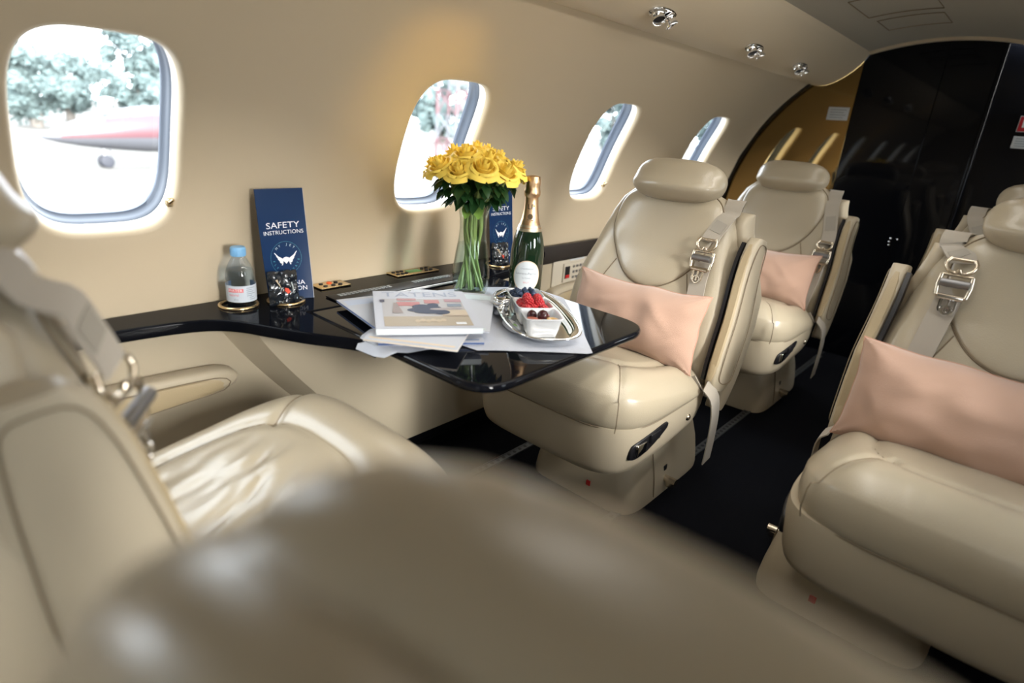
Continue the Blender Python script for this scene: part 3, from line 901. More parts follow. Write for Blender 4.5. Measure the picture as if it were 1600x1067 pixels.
    # stitched outline on its outer face, tan inset and latch on its front edge
    ol = [(t, nf - .012) for t, nf, nb in ap[2:-1]] + [(ap[-1][0] - .012, (ap[-1][1] + ap[-1][2]) / 2)] + [(t, nb + .012) for t, nf, nb in ap[-2:1:-1]]
    ol = [tuple(q) for q in smooth_loop(ol, 80, 2)]
    pts = [P(inb * (.2812 - .012 * sstep(.15, .34, t)), t, nn) for t, nn in ol]
    mesh('armrest_seam', *ring_tube(pts, .0013, 5), SEAM, ar)
    rings = []
    for t0_ in [.012 + .365 * k / 16 for k in range(17)]:
        t = t0_ * wsc
        nf = interp([(a_, b_) for a_, b_, _ in ap], t) + .0012
        yo = .262 - .012 * sstep(.15, .34, t); hw = .0115 * (1 - abs((t0_ - .194) / .186) ** 8) ** .5 + .0005
        rings.append([P(inb * (yo + q), t, nf + e) for q, e in ((-hw, -.004), (-hw * .7, .001), (hw * .7, .001), (hw, -.004))])
    mesh('armrest_inset', *loft(rings, closed=False, cap0=False, cap1=False), TAN, ar)['label'] = 'tan leather strip on the armrest edge'
    lt = interp([(a_, b_) for a_, b_, _ in ap], .035)
    mesh('armrest_latch', *slab([(q[0], q[1]) for q in se(.009, .024, 2.6, 28)], lambda u, w, h: P(inb * (.262 + u), .035 + w, lt - .001 + h), .006, .002), TAN, ar)
    if not belts: return root      # this one's harness is out of sight behind its back
    # shoulder harness
    up = [(.172, .462, -.045), (.178, .478, -.020), (.172, .470, .000)]
    pth = []
    for k in range(15):
        q = k / 14; t = .462 - (.462 - (buckle_t + .055)) * q; s_ = .172 - (.172 - bs) * sstep(0, 1, q)
        pth.append(P(inb * s_, t, max(back_front(s_, t) + .016, back_c(t) + .03) + .016 * tw * min(1, k / 4)))
    path = [P(inb * .150, .472, -.085), P(inb * .160, .487, -.062), P(inb * .170, .484, -.035)] + pth
    path = [path[0]] + catmull(path[:4], 9)[1:-1] + pth
    bl = mesh('shoulder_belt', *strap(path, [Vector((-inb * tw * min(1, k / 8), 1, 0)) for k in range(len(path))], .047, .003), WEB, root)
    sb = path[-9:-2]
    nrm = Vector((cr, 0, sr))
    nrm = Vector((cr, inb * tw, sr)).normalized()
    lab = mesh('belt_label', *strap([p + nrm * .0024 for p in sb[:5]], Vector((-inb * tw, 1, 0)), .034, .001), mat('faded_belt_label', (.33, .30, .25), .7), bl)
    low = []
    for k in range(13):
        t = buckle_t - (buckle_t + .01) * k / 12; s_ = bs + (.182 - bs) * k / 12
        low.append(P(inb * s_, t, back_front(s_, t) + .006 + .006 * sin(k * .9)))
    low += [P(inb * .195, -.02, .02), Vector((.05, inb * .245, .375))]
    mesh('lap_belt', *strap(low, [Vector((0, 1, .25 * sin(k * .6))) for k in range(len(low))], .047, .003), WEB, root)
    # buckle hardware
    t0 = buckle_t
    nb_ = back_front(bs, t0) + .020
    def B(u, w, h=0): return P(inb * (bs + u + tw * h), t0 + w, nb_ + h - tw * u)
    bu = MB()
    for sg in (1, -1):   # hook pair under the shoulder strap
        bu.add(*tube(catmull([B(sg * .020, .062), B(sg * .026, .050, .004), B(sg * .020, .036, .006), B(sg * .006, .030, .006), B(0, .038, .008)], 10), .0042, 8))
    bu.add(*tube([B(-.024, .060), B(.024, .060)], .0035, 8))
    b1 = bu.build('buckle_hook', BUCKLE, root)
    fr = MB()
    for sg in (1, -1):
        fr.add(*tube([B(sg * .027, .026, .004), B(sg * .029, .004, .003), B(sg * .026, -.018, .002)], .0042, 8))
    fr.add(*tube([B(-.027, .026, .004), B(.027, .026, .004)], .0036, 8)); fr.add(*tube([B(-.026, -.018, .002), B(.026, -.018, .002)], .0036, 8))
    fr.build('buckle_frame', BUCKLE, root)
    mesh('buckle_roller', *tube([B(-.025, .008, .010), B(.025, .008, .010)], .0085, 12), STEEL, root)
    tg = MB()
    for sg in (-1, 0, 1):
        tg.add(*tube([B(sg * .013, -.018, .004), B(sg * .013, -.045, .005), B(sg * .010, -.052, .005)], .0032, 6))
    tg.add(*ring_tube([B(.009 * cos(2 * PI * k / 16), -.048 + .009 * sin(2 * PI * k / 16), .005) for k in range(16)], .003, 6))
    tg.add(*tube([B(-.022, -.022, .004), B(.022, -.022, .004)], .005, 8))
    tg.build('buckle_tongue', CHROME if inb < 0 else BUCKLE, root)
    if belt_hang:
        hp = catmull([Vector((.045, inb * .262, .372)), Vector((.030, inb * .285, .34)), Vector((.012, inb * .290, .28)), Vector((.0, inb * .288, .20)), Vector((-.008, inb * .284, .135))], 14)
        mesh('hanging_belt', *strap(hp, Vector((1, 0, -.15)), .046, .003), WEB, root)
    return root

PL = .79
make_seat((1.45, PL, 0), PI, 1, 17, 'cream leather seat with a blush pillow, facing us beside the folding table', base_dy=.017, bs=.150, buckle_t=.305)
make_seat((2.385, PL - .01, 0), PI, 1, 17, 'cream leather seat with a blush pillow in the rear row against the left wall', base_dy=.015, bs=.205, buckle_t=.22)
make_seat((1.45, -.040, 0), PI, -1, 17, 'cream leather seat with a blush pillow on the other side of the aisle', base_dy=-.14, bs=.140, buckle_t=.36)
make_seat((2.385, .0, 0), PI, -1, 17, 'cream seat behind the one across the aisle, only its headrest top showing', base_dy=-.06)
make_seat((.185, PL, 0), 0, -1, 8, 'cream seat with creased cushion, seen from its side next to the wall armrest', base_dy=-.017, wrinkles=True, buckle_t=.295, foot=-.028, hn=-.035, tw=.8, bs=.150)
make_seat((.130, .030, 0), 0, 1, 6, 'blurred cream seat seen from behind and above, close to the camera', base_dy=.03, hr=-.050, wsc=.62, belts=False)

# ------------------------------------------------------------------ blush pillows
def pillow(loc, rz, tilt, w, h, th, label, seed, roll=0.0):
    root = empty('lumbar_pillow', loc, rz, label, 'pillow', 'blush pillows')
    NU, NV = 52, 30; v = []; f = []
    def pt(u, w_, side):
        ex = 1 - .045 * (1 - abs(w_) ** 2.0) if True else 1
        x = u * w / 2 * (1 - .055 * (1 - abs(w_) ** 3)); z = w_ * h / 2 * (1 - .10 * (1 - abs(u) ** 3))
        e = max(0, (1 - abs(u) ** 3.0)) ** .55 * max(0, (1 - abs(w_) ** 2.6)) ** .6
        n = noise.noise((u * 3.1 + seed, w_ * 2.3, side * 2.0)); n2 = noise.noise((u * 9 + seed, w_ * 4, seed))
        rad = math.hypot(abs(u) - 1, abs(w_) - 1)
        pl = .0035 * sin(math.atan2(1 - abs(w_) + .01, 1 - abs(u) + .01) * 9) * math.exp(-(rad / .35) ** 2)
        y = side * (th / 2 * e * (1 + .14 * n) + (.0045 * n2 + 1.6 * pl) * e ** .4) + .004 * n2
        cr_ = sum(a_ * math.exp(-((u * b_ + w_ * c_ - d_) / .045) ** 2) * math.exp(-((u - e_) / .30) ** 2 - ((w_ - f_) / .55) ** 2) for a_, b_, c_, d_, e_, f_ in ((.006, .9, .45, .55, .45, .25), (.005, .5, -.8, -.45, -.30, .30), (.004, .85, .3, -.70, -.75, -.1), (.005, .7, -.6, .75, .65, -.4)))
        y += side * cr_ * e ** .5
        z += .006 * noise.noise((u * 2.4, seed, 4)) ; x += .004 * noise.noise((w_ * 2.4, seed, 9))
        ca = math.cos(roll); sa = math.sin(roll)
        x, z = x * ca - z * sa, x * sa + z * ca
        return Vector((x, y * cos(tilt) - z * sin(tilt) * 1.0, z * cos(tilt) + y * sin(tilt)))
    idx = {}
    for side in (1, -1):
        for i in range(NU + 1):
            for j in range(NV + 1):
                u = -cos(PI * i / NU); w_ = -cos(PI * j / NV)
                edge_ = i in (0, NU) or j in (0, NV)
                if edge_ and side == -1: idx[(side, i, j)] = idx[(1, i, j)]; continue
                idx[(side, i, j)] = len(v); v.append(pt(u, w_, side))
        for i in range(NU):
            for j in range(NV):
                f.append(tuple(idx[(side, *q)] for q in ((i, j), (i + 1, j), (i + 1, j + 1), (i, j + 1))))
    mesh('cover', v, f, BLUSH, root)
    rim = [idx[(1, i, 0)] for i in range(NU + 1)] + [idx[(1, NU, j)] for j in range(1, NV + 1)] + [idx[(1, i, NV)] for i in range(NU - 1, -1, -1)] + [idx[(1, 0, j)] for j in range(NV - 1, 0, -1)]
    mesh('edge_seam', *ring_tube([v[k] for k in rim], .0016, 5), mat('blush_seam', (.50, .27, .19), .8), root)
    return root
pillow((1.385, .752, .497), -PI / 2 + .05, -.28, .385, .205, .135, 'blush pink lumbar pillow on the seat beside the folding table', 1.3)
pillow((2.32, .752, .497), -PI / 2 + .04, -.28, .385, .205, .135, 'blush pink lumbar pillow on the rear seat by the left wall', 5.7)
pillow((1.385, .003, .490), -PI / 2 - .03, -.28, .43, .22, .135, 'blush pink lumbar pillow on the seat across the aisle', 9.1)
# ------------------------------------------------------------------ on the ledge: bottle, cards, packets
TZ = .550
def water_bottle(x, y):
    root = empty('water_bottle', (x, y, TZ - .012), 0, 'small clear plastic water bottle with a pale blue cap standing in a gold cup ring', 'bottle')
    pr = [(.006, .002), (.024, .0), (.0285, .004), (.0295, .012), (.0285, .018), (.0300, .024), (.0300, .064), (.0288, .068), (.0300, .072), (.0300, .080), (.0275, .092), (.0215, .106), (.0150, .117), (.0125, .122), (.0125, .128)]
    mesh('body', *lathe(pr, 48), PET, root)
    inn = [(0, .004)] + [(r - .0015, z + .001) for r, z in pr[1:11]] + [(0, .092)]
    mesh('water', *lathe(inn, 40), WATER, root)
    b = MB(); b.add(*lathe([(.0145, .122), (.0152, .124), (.0152, .139), (.0138, .1415), (0, .142)], 40))
    for k in range(30):
        a = 2 * PI * k / 30; b.add(*tube([(.0152 * cos(a), .0152 * sin(a), .1235), (.0152 * cos(a), .0152 * sin(a), .138)], .0007, 4))
    b.build('cap', CAPBLUE, root)
    an = math.atan2(-y, -x)
    def mp(u, w, e): a = an + u / .0303; return Vector(((.0304 + e) * cos(a), (.0304 + e) * sin(a), w))
    p = Print(); pk = (.72, .18, .20); gy = (.28, .33, .38)
    p.rect(-.075, .075, .026, .062, (.56, .61, .68), 0, 40)
    p.rect(-.028, .004, .048, .056, pk, 1, 10)
    p.text('WATER', -.013, .052, .008, (.85, .8, .8), 2, 1.1); p.text('natural', -.016, .042, .0075, pk, 1)
    p.text('25cl', -.012, .032, .006, gy, 1)
    for k in range(7): p.rect(.010, .030 - .004 * (k % 3), .031 + k * .0042, .0324 + k * .0042, gy, 1, 5)
    p.disc(.012, .034, .0045, .0045, (.55, .6, .66), 2)
    p.build('label', mp, root)
    return root
water_bottle(.560, 1.262)

def safety_card(x, y, z, w, h, lean, turn, bend, label):
    root = empty('safety_card', (x, y, z), turn, label, 'card', 'navy safety cards')
    def mp(u, q, e):
        k = 1e-4 + bend * (1 - q / h) ** 1.3
        a = u * k * 1.0
        px = sin(a) / k; py = -(1 - cos(a)) / k
        return Vector((px + sin(a) * e * 0, py * 1.0 - e + q * lean, q))
    NU, NV = 12, 20
    for nm, m, off in (('card', NAVY, 0.0),):
        v = [mp(-w / 2 + w * i / NU, h * j / NV, e) for e in (.0, -.0012) for i in range(NU + 1) for j in range(NV + 1)]
        N = (NU + 1) * (NV + 1); f = []
        for s in (0, N):
            for i in range(NU):
                for j in range(NV):
                    a = s + i * (NV + 1) + j; f.append((a, a + NV + 1, a + NV + 2, a + 1))
        rim = [i * (NV + 1) for i in range(NU + 1)] + [NU * (NV + 1) + j for j in range(1, NV + 1)] + [i * (NV + 1) + NV for i in range(NU - 1, -1, -1)] + [j for j in range(NV - 1, 0, -1)]
        for a, b in zip(rim, rim[1:] + rim[:1]): f.append((a, b, b + N, a + N))
        mesh(nm, v, f, m, root)
        eb = [i for i in rim]
        mesh('page_edge', *tube([mp(w / 2, h * j / NV, -.0004) for j in range(NV + 1)], .0008, 4), PAPER, root)
    p = Print(); wt = (.80, .82, .88); tq = (.10, .34, .42)
    p.text('SAFETY', 0, h * .705, w * .165, wt, 1, 1.30); p.text('INSTRUCTIONS', 0, h * .648, w * .108, wt, 1, 1.12)
    cy = h * .435; R_ = w * .27
    for sg in (1, -1):
        for k in range(5):   # five stacked feathers a side
            x0_, y0_ = sg * w * (.050 + .006 * k), cy - w * (.030 + .022 * k)
            x1_, y1_ = sg * w * (.245 - .034 * k), cy + w * (.120 - .062 * k)
            xm, ym = x0_ + (x1_ - x0_) * .62, y0_ + (y1_ - y0_) * .42
            th_ = w * .0125
            p.poly([(x0_, y0_ - th_), (xm, ym - th_ * 1.2), (x1_, y1_ - th_ * .2), (x1_ - sg * w * .01, y1_ + th_ * .5), (xm - sg * w * .012, ym + th_ * 1.1), (x0_, y0_ + th_)], wt, 1)
    p.poly([(-w * .085, cy - w * .03), (0, cy - w * .115), (w * .085, cy - w * .03), (w * .05, cy + w * .01), (0, cy + w * .025), (-w * .05, cy + w * .01)], wt, 2)
    for k, ch in enumerate('MY JET'):
        a = math.radians(132 - 84 * k / 5)
        if ch != ' ': p.text(ch, R_ * cos(a), cy + R_ * sin(a), w * .066, (.55, .66, .72), 1, 1, a - PI / 2)
    for k, ch in enumerate('FLY PRIVATE'):
        a = math.radians(190 + 160 * k / 10)
        if ch != ' ': p.text(ch, R_ * cos(a), cy + R_ * sin(a), w * .060, tq, 1, 1, a + PI / 2)
    for k in range(72):
        a0, a1 = 2 * PI * k / 72, 2 * PI * (k + .6) / 72; r0, r1 = R_ * 1.20, R_ * 1.225
        p.poly([(r0 * cos(a0), cy + r0 * sin(a0)), (r1 * cos(a0), cy + r1 * sin(a0)), (r1 * cos(a1), cy + r1 * sin(a1)), (r0 * cos(a1), cy + r0 * sin(a1))], tq, 0)
    p.text('CESSNA', w * .08, h * .215, w * .13, wt, 1, 1.15); p.text('CITATION', w * .07, h * .165, w * .13, wt, 1, 1.05)
    p.rect(-w * .1, w * .30, h * .078, h * .083, wt, 1)
    p.build('print', mp, root)
    return root
safety_card(.660, 1.238, TZ - .02, .112, .268, .085, 0.0, 9.0, 'navy safety card standing in the gold cup ring next to the water bottle')
safety_card(1.372, 1.236, TZ - .02, .105, .268, .085, 0.0, 6.0, 'navy safety card standing behind the roses and champagne bottle')

def snack_packet(x, y, z, s, label, seed, turn):
    root = empty('snack_packet', (x, y, z), turn, label, 'packet', 'dark foil snack packets in the cup holders')
    NU, NV = 16, 18; w, h = .066 * s, .075 * s; v = []; f = []
    def pt(u, q, sd):
        e = (1 - abs(u) ** 4) ** .5 * (1 - abs(2 * q - 1) ** 5) ** .5
        n = noise.noise((u * 2.7 + seed, q * 4, sd)); n2 = noise.noise((u * 7 + seed, q * 8, sd + 4))
        return Vector((u * w / 2 * (1 - .12 * q * noise.noise((q * 3, seed, 0))) + .004 * n2, sd * (.011 * s * e * (1 + .8 * n)) + .005 * n2 + q * .012, q * h + .004 * noise.noise((u * 3, seed, 2)) * q))
    idx = {}
    for sd in (-1, 1):
        for i in range(NU + 1):
            for j in range(NV + 1):
                if sd == 1 and (i in (0, NU) or j in (0, NV)): idx[(1, i, j)] = idx[(-1, i, j)]; continue
                idx[(sd, i, j)] = len(v); v.append(pt(-1 + 2 * i / NU, j / NV, sd))
        for i in range(NU):
            for j in range(NV):
                f.append(tuple(idx[(sd, *q)] for q in ((i, j), (i + 1, j), (i + 1, j + 1), (i, j + 1))))
    o = mesh('wrapper', v, f, FOILBAG, root)
    p = Print()
    p.poly([(-.03, .54), (.22, .50), (.30, .40), (.16, .36), (.02, .44)], (.75, .10, .06), 1)
    p.poly([(-.62, .78), (-.42, .80), (-.06, .50), (-.12, .45)], (.50, .40, .28), 0)
    p.poly([(.45, .66), (.58, .64), (.66, .40), (.52, .34)], (.40, .44, .42), 0)
    rnd = random.Random(int(seed * 10))
    for k in range(26):
        a, b = rnd.uniform(-.85, .85), rnd.uniform(.06, .92); d = rnd.uniform(.02, .06)
        p.poly([(a - d, b), (a, b - d * .5), (a + d * .7, b + d * .2), (a, b + d * .6)], (.42, .48, .50), 0)
    p.build('print', lambda u, q, e: pt(u, q, -1) - Vector((0, e + .0006, 0)), root, GLOSSPRINT)
    return root
snack_packet(.634, 1.212, TZ + .0, 1.0, 'crumpled black foil snack packet in front of the safety card by the water bottle', 2.3, -.15)
snack_packet(1.345, 1.212, TZ + .0, .95, 'crumpled black foil snack packet in the cup ring behind the champagne bottle', 5.1, -.2)

# ------------------------------------------------------------------ vase with roses
VX, VY = 1.050, 1.046
vase = empty('glass_vase', (VX, VY, TZ + .0022), 0, 'tall clear glass vase half full of water on the white table cloth', 'vase')
vp = [(.036, .0), (.041, .004), (.0455, .020), (.0475, .042), (.0465, .065), (.0420, .100), (.0360, .135), (.0332, .160), (.0335, .185), (.0375, .212), (.0425, .236)]
mesh('glass', *lathe(vp + [(.0418, .2362), (.0366, .212), (.0322, .185), (.0320, .160), (.0346, .135), (.0406, .100), (.0450, .065), (.0458, .042), (.0440, .022), (.038, .012), (0, .010)], 56), GLASS, vase)
mesh('foot', *lathe([(0, .0005), (.036, .0), (.040, .004), (.038, .010), (0, .0095)], 48), GLASS, vase)
mesh('water', *lathe([(0, .0115), (.037, .0135), (.0432, .024), (.0448, .042), (.0440, .065), (.0396, .100), (.0350, .128), (0, .128)], 48), WATER, vase)
mesh('rim', *ring_tube([(.0424 * cos(2 * PI * k / 48), .0424 * sin(2 * PI * k / 48), .236) for k in range(48)], .0012, 6), GLASS, vase)

def make_bloom(seed, R=.028):
    rnd = random.Random(seed); b = MB()
    # outward-curling petals in whorls about a tight spiral bud
    def petal(ang, r0, hgt, wdt, openness, curl, zb):
        NU, NV = 6, 6; v = []; f = []
        for i in range(NU + 1):
            u = -1 + 2 * i / NU
            for j in range(NV + 1):
                q = j / NV
                wd = wdt * (sin(PI * (.18 + .64 * q)) ** .7) * (1 - .12 * q * q)
                a = ang + u * wd
                rr = r0 * (.35 + .65 * min(1, q * 1.8) ** .6) + openness * q ** 2.2 - .003 * u * u * q
                z = zb + hgt * (q - .12 * u * u * q) - curl * max(0, q - .72) ** 1.3 * 6 * .02
                rr += curl * max(0, q - .7) * .045
                v.append((rr * cos(a), rr * sin(a), z))
        for i in range(NU):
            for j in range(NV):
                k = i * (NV + 1) + j; f.append((k, k + NV + 1, k + NV + 2, k + 1))
        b.add(v, f)
    for k in range(3): petal(k * 2.1 + rnd.random(), R * .20, R * 1.30, 1.4, -R * .05, 0, R * .10)
    for k in range(4): petal(k * 1.57 + rnd.random() * .5, R * .42, R * 1.30, 1.05, -R * .04, .10, R * .04)
    for k in range(5): petal(k * 1.257 + rnd.random() * .5, R * .66, R * 1.26, .95, R * .0, .30, -R * .04)
    for k in range(5): petal(k * 1.257 + .6 + rnd.random() * .4, R * .86, R * 1.22, .92, R * .06, .55, -R * .12)
    for k in range(5): petal(k * 1.257 + .1 + rnd.random() * .4, R * 1.0, R * 1.12, .92, R * .14, .75, -R * .20)
    return b
def leaf_mb(b, base, dirv, upv_, L, wd):
    d = Vector(dirv).normalized(); s = d.cross(Vector(upv_)).normalized(); n = s.cross(d)
    v = []; f = []; N = 6
    for i in range(N + 1):
        q = i / N; w = wd * sin(PI * min(1, q * .96 + .02)) ** .8 * (1 - .25 * q)
        c = Vector(base) + d * L * q - n * L * .28 * q * q
        v += [c - s * w + n * w * .35, c, c + s * w + n * w * .35]
    for i in range(N):
        for j in range(2): a = i * 3 + j; f.append((a, a + 1, a + 4, a + 3))
    b.add(v, f)
blooms = []
spots_r = [(0, 0, .335)]
for k in range(6): spots_r.append((.050 * cos(k * 1.047 + .3), .050 * sin(k * 1.047 + .3), .325))
for k in range(11): spots_r.append((.096 * cos(k * .571 + .1), .096 * sin(k * .571 + .1), .295 + .008 * (k % 2)))
cr = Vector((right.x, right.y)); cf = Vector((fwd.x, fwd.y)).normalized()
rose_label = {0: 'yellow rose crowning the middle of the bouquet in the glass vase'}
ordw = ['leftmost', 'second from the left', 'third from the left', 'fourth from the left', 'fifth from the left', 'sixth from the left']
rows_ = {'front row of the bouquet': [], 'back row of the bouquet': [], 'upper ring of the bouquet, towards us': [], 'upper ring of the bouquet, towards the window': []}
for i, (dx, dy, _) in enumerate(spots_r):
    if i == 0: continue
    near = dx * cf.x + dy * cf.y < 0
    key = list(rows_)[(0 if near else 1) if math.hypot(dx, dy) > .07 else (2 if near else 3)]
    rows_[key].append((dx * cr.x + dy * cr.y, i))
for key, lst in rows_.items():
    for q, (_, i) in enumerate(sorted(lst)): rose_label[i] = 'yellow rose, %s in the %s' % (ordw[q], key)
bloom_me = []
rr_ = random.Random(11)
for i, (dx, dy, hz) in enumerate(spots_r):
    lab = rose_label[i]
    root = empty('rose', (VX + dx * .93, VY + dy * .93, TZ + hz + rr_.uniform(-.006, .006)), 0, lab, 'flower', 'yellow roses in the glass vase')
    tilt = Vector((dx * 7.5, dy * 7.5, 1)).normalized()
    if i < 5:
        ob = make_bloom(20 + i).build('bloom', YELLOW, root); bloom_me.append(ob.data)
    else:
        ob = link('bloom', bloom_me[i % 5], root)
    ob.rotation_mode = 'QUATERNION'
    ob.rotation_quaternion = Vector((0, 0, 1)).rotation_difference(tilt) @ Matrix.Rotation(i * 2.3, 3, 'Z').to_quaternion()
    sc_ = 1.0 + rr_.uniform(-.06, .10); ob.scale = (sc_, sc_, sc_ * 1.02)
    L0 = root.location
    a = math.atan2(dy, dx) + rr_.uniform(-.3, .3); r_ = math.hypot(dx, dy)
    waist = Vector((VX + .0215 * cos(a) * min(1, r_ / .05 + .3), VY + .0215 * sin(a) * min(1, r_ / .05 + .3), TZ + .165))
    a2 = a + PI * .75 + rr_.uniform(-.5, .5)
    foot_r = rr_.uniform(.016, .041)
    foot = Vector((VX + foot_r * cos(a2), VY + foot_r * sin(a2), TZ + .0165))
    mid = (waist + foot) / 2 + Vector((.004 * cos(a), .004 * sin(a), .004))
    pth = catmull([Vector((0, 0, .002)), -tilt * .045, (Vector((waist.x, waist.y, TZ + .215)) - L0), waist - L0, mid - L0, foot - L0], 24)
    mesh('stem', *tube(pth, .0035, 6), STEM, root)
    b = MB()
    for k in range(5):   # sepals
        aa = k * 1.257; e = tilt.orthogonal().normalized(); e2 = tilt.cross(e)
        leaf_mb(b, -tilt * .001, (e * cos(aa) + e2 * sin(aa)) - tilt * .25, tilt, .020, .0035)
    b.build('sepals', STEM, root)
    nl = 3 if r_ > .06 else 2
    for k in range(nl):
        b = MB(); aa = a + rr_.uniform(-1.3, 1.3); q = 2 + k * 2
        pq = pth[3 + k * 2]
        for fan, LL in ((0, .046), (.75, .036), (-.75, .036)):
            leaf_mb(b, pq, (cos(aa + fan), sin(aa + fan), rr_.uniform(-.75, -.1)), (0, 0, 1), LL, LL * .33)
        b.build('leaf', LEAF, root)
    if i in (9, 13, 14):
        b = MB(); q = pth[9]; aa = a
        leaf_mb(b, q, (cos(aa), sin(aa), -.1), (0, 0, 1), .055, .018); ob2 = b.build('leaf', LEAFPALE, root); ob2['label'] = 'pale green leaf'
    b = MB()   # leaf under water
    q = pth[17]
    leaf_mb(b, q, (-cos(a) * .4, -sin(a) * .4, .8), (cos(a), sin(a), 0), .040, .011)
    if i % 4 == 1: b.build('leaf', mat('submerged_leaf', (.12, .22, .07), .5), root)

# ------------------------------------------------------------------ champagne bottle
BX, BY = 1.152, .950
ch = empty('champagne_bottle', (BX, BY, TZ + .0022), 0, 'dark green champagne bottle with gold foil neck and white oval label', 'bottle')
bp_ = [(.010, .006), (.030, .0015), (.038, .0), (.0405, .004), (.0415, .012), (.0420, .060), (.0418, .110), (.0405, .130), (.0370, .150), (.0315, .168), (.0255, .183), (.0208, .198), (.0178, .215), (.0160, .235), (.0150, .258), (.0148, .285)]
mesh('glass', *lathe(bp_, 64), BOTTLE, ch)
fo = [(.0295, .1755), (.0300, .1765), (.0262, .1835), (.0217, .198), (.0188, .215), (.0170, .235), (.0160, .249), (.0162, .250), (.0198, .254), (.0206, .262), (.0190, .268), (.0178, .275), (.0192, .282), (.0190, .292), (.0165, .299), (.008, .3015), (0, .302)]
v, f = lathe(fo, 48)
v = [Vector((p.x * (1 + .07 * noise.noise((p.x * 160, p.y * 160, p.z * 120)) * (p.z > .252)), p.y * (1 + .07 * noise.noise((p.x * 160, p.y * 160, p.z * 120)) * (p.z > .255)), p.z)) for p in map(Vector, v)]
mesh('foil', v, f, FOIL, ch)
mesh('neck_band', *lathe([(.0312, .1685), (.0320, .1695), (.0272, .1835), (.0265, .1842)], 48), mat('champagne_band', (.74, .62, .46), .3, metal=.9), ch)['label'] = 'pale gold neck band'
ca = math.atan2(-BY, -BX)
def on_b(u, w, e):
    rr = interp([(z, r) for r, z in bp_[4:]], w) + .0004 + e
    a = ca + .06 + u / .042; return Vector((rr * cos(a), rr * sin(a), w))
p = Print()
p.disc(0, 0, .0345, .040, (.62, .50, .36), 0, 48); p.disc(0, 0, .0325, .0380, (.60, .63, .66), 1, 48)
gy = (.20, .23, .28)
p.text('Laurent-Perrier', 0, .007, .0086, gy, 2, 1.0)
p.text('CHAMPAGNE', 0, .019, .0052, gy, 2); p.rect(-.010, .010, .024, .0246, gy, 2)
p.text('La Cuvee', 0, -.004, .0052, gy, 2); p.text('BRUT', 0, -.016, .006, (.60, .30, .32), 2); p.rect(-.013, .013, -.0232, -.0226, (.5, .4, .42), 2)
# subdivide big discs so they follow the glass
def lab_map(u, w, e): return on_b(u, w + .060, e)
class P2(Print): pass
q = Print()
def ring_disc(pr_, rx, ry, col, lay):
    for i in range(8):
        for k in range(40):
            a0, a1 = 2 * PI * k / 40, 2 * PI * (k + 1) / 40; r0, r1 = i / 8, (i + 1) / 8
            pr_.poly([(rx * r0 * cos(a0), ry * r0 * sin(a0)), (rx * r1 * cos(a0), ry * r1 * sin(a0)), (rx * r1 * cos(a1), ry * r1 * sin(a1)), (rx * r0 * cos(a1), ry * r0 * sin(a1))], col, lay)
ring_disc(q, .0350, .0400, (.60, .47, .33), 0); ring_disc(q, .0325, .0378, (.58, .62, .65), 1)
q.text('Laurent-Perrier', 0, .007, .0088, gy, 2); q.text('CHAMPAGNE', 0, .019, .0055, gy, 2); q.rect(-.010, .010, .0245, .0252, gy, 2)
q.text('La Cuvee', 0, -.004, .0055, gy, 2); q.text('BRUT', 0, -.016, .0062, (.60, .28, .30), 2); q.rect(-.013, .013, -.0235, -.0228, (.5, .4, .42), 2)
q.build('label', lab_map, ch)['label'] = 'white oval label with gold border'
def on_f(u, w, e):
    rr = interp([(z, r) for r, z in fo[2:7]], w) + .0006 + e; a = ca + u / .017; return Vector((rr * cos(a), rr * sin(a), w))
q = Print(); q.text('LP', 0, .228, .017, (.03, .025, .02), 1); q.disc(0, .205, .0055, .0065, (.10, .07, .04), 1); q.rect(-.006, .006, .1955, .1975, (.10, .07, .04), 1)
q.build('monogram', on_f, ch)

# ------------------------------------------------------------------ cloths, magazines
def cloth(name, pts, z, label, seed, hang=None):
    c = Vector((sum(p[0] for p in pts) / len(pts), sum(p[1] for p in pts) / len(pts), 0))
    root = empty(name, (c.x, c.y, z), 0, label, 'cloth')
    def mp(u, w, h):
        zz = .0006 + .0008 * (1 + noise.noise((u * 18 + seed, w * 18, 0)))
        if hang and u < hang: 
            d = hang - u; zz -= d * .75 + d * d * 3; 
        return Vector((u - c.x, w - c.y, zz + h))
    ol = resample(pts, 90)
    v = []; f = []; R_ = 12
    ctr_ = Vector((c.x, c.y)); v = [mp(c.x, c.y, .0006)]
    for r in range(1, R_ + 1):
        for o_ in ol:
            q_ = ctr_.lerp(o_, r / R_); v.append(mp(q_.x, q_.y, .0006))
    n = len(ol)
    for j in range(n): f.append((0, 1 + j, 1 + (j + 1) % n))
    for i in range(R_ - 1):
        for j in range(n):
            a = 1 + i * n + j; b = 1 + i * n + (j + 1) % n; f.append((a, b, b + n, a + n))
    mesh('sheet', v, f, LINEN, root)
    return root
cloth('table_cloth', [(.775, .745), (.86, .672), (.946, .590), (1.052, .694), (1.222, .873), (1.228, .962), (1.186, 1.022), (1.10, 1.075), (1.022, 1.10), (.90, 1.128), (.80, .98), (.76, .85)], TZ, 'white paper cloth spread on the table under the tray and vase', 1.0)
cloth('table_cloth', [(.624, .868), (.629, .842), (.66, .812), (.74, .790), (.80, .86), (.76, .97), (.68, .96), (.622, .925)], TZ + .0015, 'white paper cloth under the magazines, hanging over the table edge', 4.0, hang=.645)

